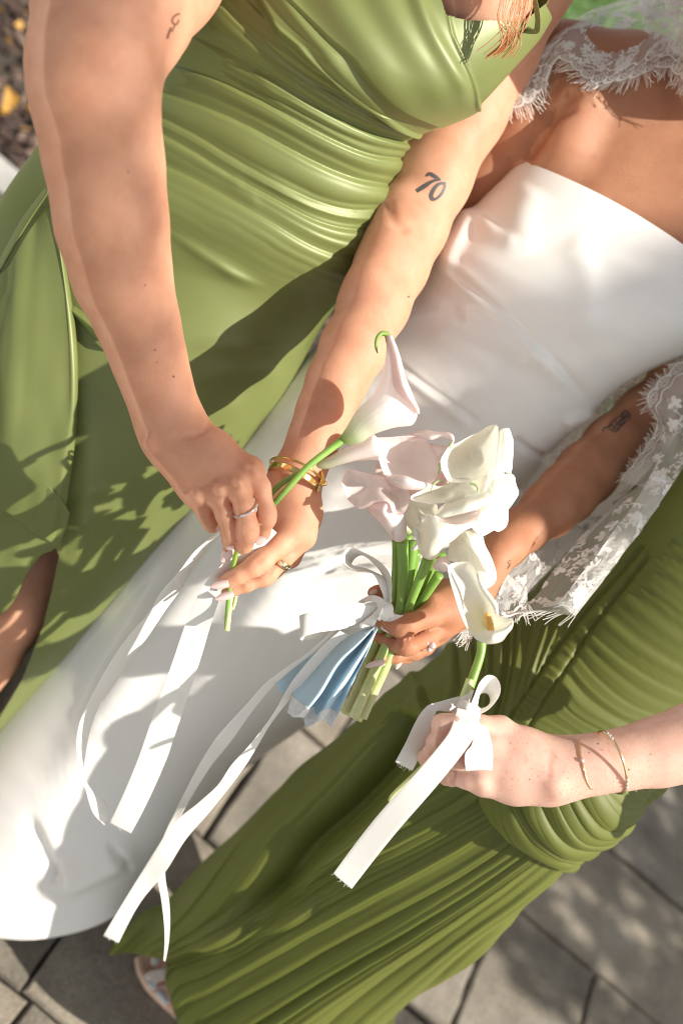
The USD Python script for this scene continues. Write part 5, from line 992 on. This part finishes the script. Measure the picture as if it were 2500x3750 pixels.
obj('wrap', ribbon('B', [(820, 660, .995), (880, 685, .992), (940, 692, .996), (1020, 660, 1.03)], [(770, 790, 1.0), (830, 822, .997), (900, 840, 1.0), (980, 800, 1.03)], 30), RIBBON, bow)
obj('tail', ribbon('F5', [(1520, 640, .98), (1440, 720, .985), (1310, 812, 1.0), (1210, 890, 1.02), (1130, 980, 1.04), (1020, 1100, 1.06), (915, 1254, 1.09), (890, 1302, 1.1), (820, 1440, 1.13), (742, 1610, 1.16), (722, 1750, 1.18), (744, 1890, 1.19), (758, 2040, 1.20), (751, 2155, 1.21)],
    [(1560, 660, .98), (1460, 730, .985), (1325, 832, 1.0), (1240, 912, 1.02), (1160, 1010, 1.04), (1060, 1150, 1.06), (975, 1254, 1.09), (930, 1322, 1.1), (845, 1465, 1.13), (790, 1590, 1.16), (757, 1750, 1.185), (776, 1900, 1.2), (776, 2040, 1.21), (757, 2160, 1.21)], 150), RIBBON, bow)
obj('tail', ribbon('F5', [(1560, 640, .975), (1480, 710, .98), (1350, 860, .99), (1235, 1050, 1.02), (1150, 1160, 1.04), (1065, 1254, 1.06), (1000, 1350, 1.08), (900, 1440, 1.1), (800, 1520, 1.12), (720, 1640, 1.14), (590, 1850, 1.18), (475, 2040, 1.22)],
    [(1600, 660, .975), (1520, 735, .98), (1385, 890, .995), (1248, 1060, 1.03), (1185, 1165, 1.05), (1130, 1254, 1.07), (1060, 1350, 1.09), (960, 1475, 1.11), (860, 1590, 1.13), (765, 1740, 1.15), (650, 1880, 1.19), (545, 2075, 1.22)], 130), RIBBON, bow)

# --- blue handkerchief pinned to the bow
hk = thing('handkerchief', 'pale blue handkerchief with white lace edge pinned beside the bouquet stems', 'handkerchief', W('B', (740, 760, .975)))
cur = [[(735, 770, .978), (500, 880, .985), (330, 1040, .992), (165, 1210, 1.0), (112, 1395, 1.0)], [(725, 775, .974), (560, 900, .972), (420, 1060, .975), (250, 1230, .985), (150, 1425, .99)], [(720, 785, .968), (600, 900, .962), (480, 1010, .962), (310, 1270, .972), (185, 1425, .985)], [(722, 795, .976), (610, 930, .982), (500, 1060, .988), (330, 1300, 1.0), (222, 1440, 1.0)],
       [(728, 800, .972), (640, 920, .975), (540, 1060, .978), (400, 1280, .99), (240, 1500, .995)], [(735, 810, .965), (660, 930, .96), (560, 1080, .962), (440, 1260, .975), (330, 1450, .985)], [(742, 800, .972), (680, 930, .98), (590, 1090, .986), (480, 1270, .998), (365, 1450, 1.0)], [(748, 775, .972), (700, 900, .972), (650, 1010, .974), (540, 1240, .985), (420, 1500, .995)]]
g_ = sheet('B', cur, 90, 120, None)
cutj = 104
obj('cloth', solid_grid(g_[:, :cutj], .0009), BLUE, hk)
LACEW = cloth('white_lace_trim', (0.84, 0.84, 0.84), (0.8, 0.8, 0.8), 0.8, weave=900.0, strength=0.5, spec=.2, trans=.2)
g2 = wavy(g_[:, cutj - 1:], .004, 3, 4, 9); obj('lace_edge', solid_grid(g2, .0011), LACEW, hk)
obj('back_corner', sheet('B', [[(620, 850, .99), (345, 940, 1.0), (100, 1100, 1.01), (15, 1190, 1.01)], [(560, 900, .992), (300, 1080, 1.005), (160, 1210, 1.012), (110, 1310, 1.012)]], 16, 50), BLUE, hk)
obj('pin', tube(W('B', [(705, 800, .962), (715, 790, .961), (690, 812, .962), (660, 830, .963)]), .0006, 8, 20), SILVER, hk)

# --- the second lily, in the right bridesmaid's hand
lilyC = thing('calla_lily', 'white calla lily with a yellow spadix and a ribbon bow held by the right bridesmaid', 'flower', W('C', (480, 160, .93)))
petal(lilyC, 'K', [(424, 40), (436, 20), (470, 12), (515, 8), (552, 40), (580, 85), (602, 130), (640, 180), (664, 225), (668, 268), (700, 284), (738, 284), (744, 300), (722, 350), (682, 398), (622, 409), (562, 386), (522, 342), (482, 252), (452, 160), (434, 100)],
      [(430, 40, .952), (515, 10, .95), (600, 130, .942), (664, 240, .930), (740, 295, .918), (680, 398, .918), (600, 405, .922), (520, 335, .928), (480, 250, .932), (440, 110, .942), (560, 200, .946), (605, 265, .968), (628, 322, .962), (655, 350, .926)], WHITE, .003, .006, 20, 31, ripple=.0012, base=(618, 318), step=7, br=120, u0=.14)
petal(lilyC, 'K', [(548, 372), (585, 352), (622, 344), (652, 346), (690, 338), (720, 316), (746, 299), (738, 332), (718, 358), (682, 400), (622, 411), (575, 396)], [(548, 372, .921), (622, 346, .918), (690, 338, .912), (745, 300, .914), (680, 398, .914), (620, 408, .917), (640, 372, .908)], WHITE, -.004, 0, 20, 32, ripple=.0008, step=6)
petal(lilyC, 'K', [(560, 46), (585, 88), (606, 134), (642, 182), (668, 228), (671, 270), (655, 262), (640, 225), (600, 170), (570, 110)], [(560, 46, .936), (671, 268, .920), (620, 180, .926), (600, 170, .928)], WHITE, -.004, 0, 20, 33, ripple=.0008, step=6)
obj('spadix', tube(W('K', [(634, 346, .934), (626, 318, .931), (618, 288, .931), (612, 262, .933)]), [.0034, .0040, .0038, .0020], 14, 24), SPADIX, lilyC)
stem(lilyC, 'B', [(1495, 880, .955), (1490, 960, .953), (1440, 1120, .95), (1405, 1215, .945)], [34, 32, 34, 36])
stem(lilyC, 'C', [(505, 60, .945), (470, 160, .945), (400, 330, .965), (300, 500, .97), (180, 620, .96), (60, 730, .955), (38, 760, .955)], [26, 26, 24, 22, 20, 16, 8], STEMP)
bowC = UsdGeom.Xform.Define(stage, path_for('bow', str(lilyC.GetPath())))
obj('collar', tube(W('C', [(500, 112, .945), (480, 165, .944), (458, 222, .942)]), np.array([27, 30, 34]) * .6378 * .945 / FOC, 18, 14, False), RIBBON, bowC)
obj('knot', Body().add(Bones(.004).chain('C', [(440, 215, .93, 18), (490, 225, .925, 26), (540, 235, .925, 22)]).chain('C', [(470, 200, .93, 22), (500, 250, .925, 24)])).mesh(.0016), RIBBON, bowC)
obj('tail', ribbon('C', [(430, 225, .92), (412, 290, .912), (380, 370, .905), (320, 450, .905), (200, 590, .915), (0, 810, .935), (-282, 1176, .96)], [(565, 258, .92), (552, 310, .910), (520, 400, .903), (470, 475, .903), (330, 650, .915), (80, 940, .935), (-177, 1265, .96)], 120), RIBBON, bowC)
obj('tail', ribbon('C', [(450, 155, .945), (340, 185, .94), (255, 215, .935), (195, 295, .935), (130, 430, .945), (73, 535, .955)], [(425, 255, .94), (360, 245, .938), (310, 245, .935), (285, 330, .94), (245, 430, .95), (172, 585, .955)], 70), RIBBON, bowC)
obj('loop', ribbon('C', [(500, 215, .93), (525, 160, .92), (555, 85, .912), (600, 38, .91), (645, 45, .912), (676, 105, .918), (660, 170, .925), (610, 230, .93), (560, 258, .93), (500, 258, .93)], [(545, 225, .935), (552, 170, .935), (562, 145, .935), (585, 137, .937), (605, 145, .94), (619, 180, .942), (612, 205, .942), (590, 222, .94), (560, 228, .938), (510, 225, .935)], 80), RIBBON, bowC)
obj('loop', ribbon('C', [(500, 250, .925), (530, 330, .912), (510, 440, .905), (478, 480, .903), (472, 520, .905), (480, 580, .91), (486, 580, .915), (487, 520, .915), (490, 490, .916)], [(565, 300, .925), (610, 370, .915), (628, 440, .91), (632, 490, .908), (632, 540, .909), (630, 578, .912), (620, 575, .92), (610, 520, .92), (600, 480, .92)], 70), RIBBON, bowC)

# --- jewellery
def ring_about(name, label, cat, fr, c, e1, e2, r, m, gems=0, flat=None, deep=None):
    """hoop through picture points: c centre, e1 one end of its long axis, e2 the middle of its near side"""
    cc = W(fr, c); v1 = W(fr, (*e1, c[2])) - cc; off = W(fr, (*e2, c[2])) - cc; R1 = np.linalg.norm(v1)
    off = off - unit(v1) * (off @ unit(v1)); dpt = math.sqrt(max(R1 ** 2 * (deep or 1) ** 2 - off @ off, 1e-8)); v2 = off + unit(CAM - cc) * dpt
    t = thing(name, label, cat, cc)
    obj('hoop', ring_mesh(cc, v1, v2, r, 96, 12, flat), m, t)
    return t, cc, v1, v2
GS = lambda d: d / FOC
t1, *_ = ring_about('bangle', 'thin round gold bangle, upper one on the left bridesmaid\'s wrist', 'bangle', 'A', (1302, 520, 1.012), (1098, 425), (1352, 445), .0014, GOLD, deep=1.3)
t2, cc2, v1_, v2_ = ring_about('bangle', 'wide flat gold bangle with screw marks, lower one on the left bridesmaid\'s wrist', 'bangle', 'A', (1290, 575, 1.012), (1092, 470), (1330, 515), .0009, GOLD, flat=.0032, deep=1.3)
for a in np.linspace(.35, 2.8, 6):
    p = cc2 + v1_ * math.cos(a) + v2_ * math.sin(a); o = unit(p - cc2); ax = unit(np.cross(v1_, v2_))
    obj('screw', ring_mesh(p + o * .0009, unit(np.cross(o, ax)) * .0016, ax * .0016, .0003, 20, 6), PALEGOLD, t2)
obj('clasp', tube(W('A', [(1520, 505, 1.0), (1530, 560, .995), (1520, 610, .99), (1545, 605, .99), (1530, 580, .99)]), [.0012, .0016, .0024, .0026, .001], 10, 24), GOLD, t1)
def finger_ring(name, label, fr, c, e1, e2, r, m, gems, gm, deep=1, gr=.0009, flat=None):
    t, cc, v1, v2 = ring_about(name, label, 'ring', fr, c, e1, e2, r, m, deep=deep, flat=flat)
    for k, a in enumerate(np.linspace(.25, math.pi - .25, gems)):
        p = cc + v1 * math.cos(a) + v2 * math.sin(a); p = p + unit(p - cc) * r * .8
        obj('stone', ball(p, gr, 1), gm, t, smooth=False)
    return t
finger_ring('ring', 'thin silver ring of small stones on the left bridesmaid\'s middle finger', 'A', (890, 820, .9115), (800, 868), (908, 856), .0011, SILVER, 15, GEM, gr=.0008)
finger_ring('ring', 'chunky gold ring on the left bridesmaid\'s lower hand', 'A', (1198, 1240, .9975), (1246, 1292), (1184, 1254), .0018, PALEGOLD, 7, GEM, deep=1.1, gr=.0012, flat=.0032)
tb = finger_ring('ring', 'gold engagement ring with a large clear stone on the bride\'s hand', 'B', (1090, 912, 1.045), (1100, 965), (1075, 905), .0013, PALEGOLD, 3, GEM, gr=.0016)
for q in ((1140, 910, 1.02), (1100, 890, 1.018), (1120, 940, 1.02)): obj('stone', ball(W('B', q), .0042 if q[0] == 1140 else .003, 1, axes=None), GEM, tb, smooth=False)
t3, c3_, a3_, b3_ = ring_about('bangle', 'slim gold bangle with two rows of clear stones on the right bridesmaid\'s wrist', 'bangle', 'C', (1308, 540, .950), (1372, 716), (1372, 512), .0014, PALEGOLD, deep=1.25)
for a in (-.95, -.8, -.66, .70, .84, .98):
    p = c3_ + a3_ * math.cos(math.pi / 2 + a) + b3_ * math.sin(math.pi / 2 + a); obj('stone', ball(p + unit(p - c3_) * .001, .0017, 1), GEM, t3, smooth=False)
t4 = thing('bracelet', 'fine gold chain bracelet with one tiny stone on the right bridesmaid\'s wrist', 'bracelet', W('C', (1145, 520, .93)))
cl = px('C', spline([(1131, 404), (1134, 450), (1138, 500), (1146, 525), (1155, 570), (1170, 630), (1188, 672), (1205, 695)], 60))
cd = bodyC.hit(cl) - .0011; cd = np.minimum(cd, np.nanmedian(cd) + .03)
cw = P(np.c_[cl, cd])
for k in range(0, 59):
    tdir = unit(cw[min(k + 1, 59)] - cw[max(k - 1, 0)]); nn = unit(CAM - cw[k]); sd = np.cross(tdir, nn)
    a_, b_ = (nn, sd) if k % 2 else (sd, nn)
    obj('link', ring_mesh(cw[k], tdir * .0015, a_ * .0007, .00028, 12, 5), PALEGOLD, t4)
obj('stone', ball(cw[24] + unit(CAM - cw[24]) * .001, .0021, 1), GEM, t4, smooth=False)

# frayed ribbon ends
rf = np.random.default_rng(5)
def fray(parent, fr, a, b, out, n=12, L=.0035):
    p0, p1 = W(fr, a), W(fr, b); o = unit(W(fr, out) - (p0 + p1) / 2); cv = []
    for k in range(n):
        t = rf.random(); c = p0 + (p1 - p0) * t; l = L * rf.uniform(.2, 1) * (2.5 if rf.random() < .06 else 1); e = o + rf.normal(0, .35, 3)
        cv.append(np.array([c - o * .001, c + o * l * .5, c + e * l]))
    curves('frayed_end', parent, cv, .0003, THREAD, kind='stuff')
fray(bowC, 'C', (-282, 1176, .96), (-177, 1265, .96), (-300, 1320, .97)); fray(bowC, 'C', (73, 535, .955), (172, 585, .955), (95, 640, .965))
fray(ribA, 'F5', (505, 1522, 1.15), (602, 1571, 1.15), (520, 1620, 1.17)); fray(bow, 'F5', (475, 2040, 1.22), (545, 2075, 1.22), (470, 2130, 1.24))
# ------------------------------------------------------------------ the bride's lace cape
NET = mat('lace_net', {'uv': ('texture_coordinate', {}), 'mp': ('mapping', {'scale': (520.0, 600.0, 1.0)}), 'v': ('voronoi_texture', {'feature': 'distance_to_edge', 'dimensions': '2D', 'scale': 1.0, 'randomness': 0.35}), 'lt': ('math', {'math_type': 'less_than', 'value2': 0.08}),
    'p': ('principled_bsdf', {'base_color': (0.82, 0.80, 0.77), 'roughness': 0.8, 'specular_ior_level': 0.2}), 't': ('transparent_bsdf', {}), 'm': ('mix_closure', {})},
    [('uv.UV', 'mp.vector'), ('mp.vector', 'v.vector'), ('v.distance', 'lt.value1'), ('lt.value', 'm.fac'), ('t.BSDF', 'm.closure1'), ('p.BSDF', 'm.closure2')], surface='m.closure')
MOTIF = cloth('lace_thread', (0.83, 0.81, 0.78), (0.80, 0.78, 0.75), 0.8, weave=1500.0, strength=0.6, spec=0.2, trans=0.15)
cape = UsdGeom.Xform(tag(UsdGeom.Xform.Define(stage, path_for('lace_cape', str(B.GetPath())))))
tag(cape, 'white lace cape with scalloped fringe')
def blossom(x, y, r, rg):
    out = []; n = int(rg.integers(5, 8)); a0 = rg.uniform(0, 6.28)
    for k in range(n):
        a = a0 + k * 6.283 / n; c = np.array([x + .58 * r * math.cos(a), y + .58 * r * math.sin(a)])
        t = np.linspace(0, 6.283, 18); e = np.stack([.46 * r * np.cos(t), .30 * r * np.sin(t)], -1) @ np.array([[math.cos(a), math.sin(a)], [-math.sin(a), math.cos(a)]]) + c
        p = Polygon(e)
        out.append(p if rg.random() < .45 else p.difference(p.buffer(-.0006 - .0003 * rg.random())))
        if rg.random() < .6: out.append(LineString([c - (c - [x, y]) * .6, c + (c - [x, y]) * .5]).buffer(.0004, 1))
    out.append(Point(x, y).buffer(.16 * r, 3)); return out
def vine(x, y, a, L, rg):
    p = [np.array([x, y])]
    for k in range(10): a += rg.normal(0, .3); p.append(p[-1] + L / 10 * np.array([math.cos(a), math.sin(a)]))
    out = [LineString(p).buffer(.0007, 1)]
    for k in range(2, 10, 2):
        for s in (-1, 1):
            d = a + s * 1.0; l = rg.uniform(.005, .009); t = np.linspace(0, 6.283, 12)
            e = np.stack([l * .5 * np.cos(t) + l * .5, l * .24 * np.sin(t)], -1) @ np.array([[math.cos(d), math.sin(d)], [-math.sin(d), math.cos(d)]]) + p[k]
            out.append(Polygon(e))
    return out
def lace(fr, rows, n, m, seed, fringe=True, dens=1.0, scallop=True, end_fringe=None, flen=.017, ripple=.004):
    rg = np.random.default_rng(seed)
    g = sheet(fr, rows, n, m, None); g = wavy(g, ripple, n / 5, m / 9, seed)
    lu = np.linalg.norm(np.diff(g, axis=1), axis=2).mean(0).cumsum(); lv = np.linalg.norm(np.diff(g, axis=0), axis=2).mean(1).cumsum()
    uu, vv = np.r_[0, lu], np.r_[0, lv]; U2, V2 = np.meshgrid(uu, vv); nr = vnormals(g.reshape(-1, 3), grid_faces(n, m)).reshape(g.shape)
    if (nr * unit(CAM - g)).sum(-1).mean() < 0: nr = -nr
    obj('net', (g.reshape(-1, 3), grid_faces(n, m)), NET, cape, uv=np.stack([U2, V2], -1).reshape(-1, 2), kind=None)
    Lu, Lv = uu[-1], vv[-1]; sh = []
    if scallop:
        k = max(2, int(round(Lu / .021))); w = Lu / k
        for i in range(k):
            c = (i + .5) * w; t = np.linspace(math.pi, 2 * math.pi, 16)
            arc = np.stack([c + w * .5 * np.cos(t), .0085 + .0075 * np.sin(t)], -1)
            sh.append(LineString(arc).buffer(.0017, 2))
            for r_, y_ in ((.30, .0105), (.16, .0105)): sh.append(LineString([(c + w * r_ * math.cos(q), y_ + w * r_ * .85 * math.sin(q)) for q in np.linspace(0, 6.3, 16)]).buffer(.0006, 1))
            for q in np.linspace(math.pi, 2 * math.pi, 6): sh.append(LineString([(c + w * .3 * math.cos(q), .0105 + w * .26 * math.sin(q)), (c + w * .45 * math.cos(q), .0090 + .0072 * math.sin(q))]).buffer(.0004, 1))
        sh.append(LineString([(x, .0195 + .002 * math.sin(x * 300)) for x in np.linspace(0, Lu, 200)]).buffer(.0011, 1))
    y0 = .024 if scallop else 0
    for _ in range(int(dens * Lu * max(Lv - y0, .01) * 2100)):
        x, y = rg.uniform(0, Lu), rg.uniform(y0, Lv)
        sh += blossom(x, y, rg.uniform(.005, .0105), rg) if rg.random() < .6 else vine(x, y, rg.uniform(0, 6.28), rg.uniform(.025, .05), rg)
    clip = shapely.box(.0002, .0002 if not scallop else -.001, Lu - .0002, Lv - .0002)
    parts = []
    G = np.stack([map_ for map_ in np.moveaxis(g, -1, 0)])
    for pg in sh:
        pg = pg.intersection(clip)
        for q in getattr(pg, 'geoms', [pg]):
            if q.geom_type != 'Polygon' or q.area < 1e-7: continue
            try: v, f = trimesh.creation.triangulate_polygon(q.simplify(.00012).segmentize(.004), engine='earcut')
            except Exception: continue
            ij = [np.interp(v[:, 1], vv, np.arange(n)), np.interp(v[:, 0], uu, np.arange(m))]
            p = np.stack([map_coordinates(g[..., c], ij, order=1, mode='nearest') for c in range(3)], -1); nn = np.stack([map_coordinates(nr[..., c], ij, order=1, mode='nearest') for c in range(3)], -1)
            parts.append((p + nn * (.0006 + .0003 * rg.random()), f))
    if parts: obj('motif', join(parts), MOTIF, cape, kind='stuff')
    cv = []
    def edge(p, out):
        N = int(np.linalg.norm(np.diff(p, axis=0), axis=1).sum() / .0017); t = np.linspace(0, len(p) - 1, N)
        P0 = np.stack([np.interp(t, np.arange(len(p)), p[:, c]) for c in range(3)], -1); O = unit(np.stack([np.interp(t, np.arange(len(p)), out[:, c]) for c in range(3)], -1)); tg = unit(np.gradient(P0, axis=0))
        lean = np.cumsum(rg.normal(0, .12, N)); lean -= gaussian_filter(lean, 40)
        for k in range(N):
            if rg.random() < .12: continue
            l = flen * rg.uniform(.6, 1.1); d = unit(O[k] + tg[k] * (lean[k] + rg.normal(0, .16)) + np.array([0, 0, -.25])); b = rg.normal(0, .12, 3)
            s_ = np.linspace(0, 1, 6)[:, None]; cv.append(P0[k] + d * l * s_ + b * l * s_ ** 2 + unit(CAM - P0[k]) * .001)
    if fringe: edge(g[0], g[0] - g[3])
    if end_fringe: edge(g[end_fringe[0]:end_fringe[1], -1], g[end_fringe[0]:end_fringe[1], -1] - g[end_fringe[0]:end_fringe[1], -4])
    if cv: curves('fringe', cape, cv, .00058, THREAD, kind='stuff')
def onB(fr, pts, off, lo=1.0, hi=1.28):
    q = px(fr, np.array(pts, float)[:, :2]); d = np.clip(bodyB.hit(q, .9), lo, hi) - off
    return [(p[0], p[1], float(x)) for p, x in zip(pts, gaussian_filter(d, 0.7))]
R0 = [(605, 585), (690, 568), (770, 540), (832, 465), (868, 368), (905, 308), (960, 320), (1030, 385), (1090, 432), (1180, 432), (1260, 418), (1340, 398), (1420, 362), (1480, 358), (1568, 415), (1700, 470), (1850, 560)]
R1 = [(600, 560), (650, 500), (720, 420), (800, 340), (870, 280), (930, 240), (1000, 250), (1060, 290), (1130, 320), (1210, 310), (1290, 290), (1360, 270), (1420, 240), (1490, 230), (1568, 260), (1700, 310), (1850, 400)]
R2 = [(606, 555), (650, 462), (710, 380), (780, 310), (850, 245), (910, 195), (970, 150), (1040, 130), (1120, 130), (1200, 120), (1280, 105), (1350, 90), (1420, 70), (1490, 60), (1568, 50), (1700, 100), (1850, 200)]
R3 = [(614, 548), (657, 448), (717, 368), (787, 298), (853, 236), (916, 183), (985, 112), (1060, 68), (1120, 42), (1190, 18), (1260, -5), (1330, -35), (1400, -65), (1480, -95), (1568, -125), (1700, -100), (1850, 0)]
lace('GB', [onB('GB', R0, .008), onB('GB', R1, .010), onB('GB', R2, .008, hi=1.25), onB('GB', R3, .0, 1.26, 1.30)], 60, 240, 71, dens=2.2, ripple=.003)
lace('GB', [onB('GB', [(x + 40, y + 55) for x, y in R1[11:]], .014), onB('GB', R2[11:], .014, hi=1.25), onB('GB', R3[11:], .006, 1.25, 1.29)], 50, 110, 72, fringe=False, scallop=False, dens=2.4, ripple=.004)
E0 = [(1640, 120), (1568, 198), (1480, 272), (1400, 352), (1348, 430), (1350, 500), (1402, 565), (1405, 640), (1340, 750), (1275, 830), (1205, 925), (1168, 975)]
E1 = [(1740, 260), (1690, 340), (1620, 420), (1560, 490), (1530, 560), (1520, 620), (1510, 690), (1490, 760), (1440, 830), (1390, 900), (1330, 965), (1280, 1010)]
E2 = [(1860, 300, 1.22), (1810, 420, 1.2), (1770, 520, 1.18), (1730, 600, 1.165), (1700, 670, 1.155), (1670, 740, 1.145), (1630, 810, 1.135), (1580, 880, 1.125), (1545, 930, 1.12), (1515, 980, 1.115), (1490, 1010, 1.11), (1470, 1035, 1.11)]
lace('GD', [onB('GD', E0, .012, .98, 1.20), onB('GD', E1, .02, .98, 1.17), E2], 50, 150, 73, dens=.9, flen=.016)
F0 = [(1300, 1000, 1.16), (1180, 1092, 1.15), (1080, 1182, 1.14), (960, 1292, 1.13), (880, 1382, 1.12), (760, 1532, 1.10), (640, 1692, 1.08), (560, 1782, 1.065), (470, 1838, 1.05)]
F1 = [(1400, 960, 1.13), (1310, 1060, 1.115), (1230, 1180, 1.10), (1130, 1290, 1.095), (1050, 1400, 1.085), (940, 1550, 1.07), (830, 1690, 1.055), (740, 1770, 1.045), (620, 1800, 1.04)]
F2 = [(1512, 975, 1.11), (1440, 1082, 1.095), (1372, 1190, 1.085), (1302, 1290, 1.075), (1232, 1382, 1.068), (1132, 1520, 1.055), (1022, 1660, 1.045), (945, 1760, 1.038), (880, 1842, 1.03)]
lace('GD', [F0, F1, F2], 56, 150, 74, fringe=False, scallop=False, dens=1.1, end_fringe=(8, 56), flen=.02)
lace('GD', [F2, [(x - 40, y - 30, d - .010) for x, y, d in F2], [(x - 110, y - 80, d - .006) for x, y, d in F2[:]]], 24, 150, 75, fringe=False, scallop=False, dens=1.2)
lace('GD', [[(330, 1640, 1.07), (430, 1850, 1.06), (500, 1838, 1.06), (590, 1775, 1.075)], [(380, 1600, 1.085), (430, 1700, 1.08), (500, 1720, 1.08), (570, 1690, 1.09)], [(430, 1560, 1.10), (470, 1590, 1.10), (520, 1610, 1.10), (580, 1600, 1.11)]], 24, 50, 76, dens=2.0, scallop=False)
lace('GD', [[(1440, 240, 1.40), (1310, 300, 1.40), (1130, 400, 1.40), (1000, 500, 1.39), (860, 620, 1.38), (740, 730, 1.37), (690, 880, 1.36)], [(1480, 330, 1.40), (1380, 380, 1.40), (1200, 500, 1.40), (1060, 620, 1.39), (940, 720, 1.38), (830, 820, 1.37), (740, 950, 1.36)]], 24, 90, 77, dens=1.6, fringe=False)
lace('GD', [[(1240, 960, 1.30), (1000, 1150, 1.27), (820, 1290, 1.23), (600, 1420, 1.18), (430, 1560, 1.13)], [(1300, 1010, 1.24), (1080, 1200, 1.22), (900, 1380, 1.19), (700, 1560, 1.16), (520, 1760, 1.11)]], 30, 110, 78, dens=1.0, fringe=False, scallop=False)
lace('B', [[(1340, 700, 1.075), (1345, 800, 1.07), (1370, 890, 1.07), (1420, 880, 1.07)], [(1400, 690, 1.085), (1405, 780, 1.085), (1420, 840, 1.085), (1440, 830, 1.085)]], 16, 30, 79, dens=2.0, scallop=False)
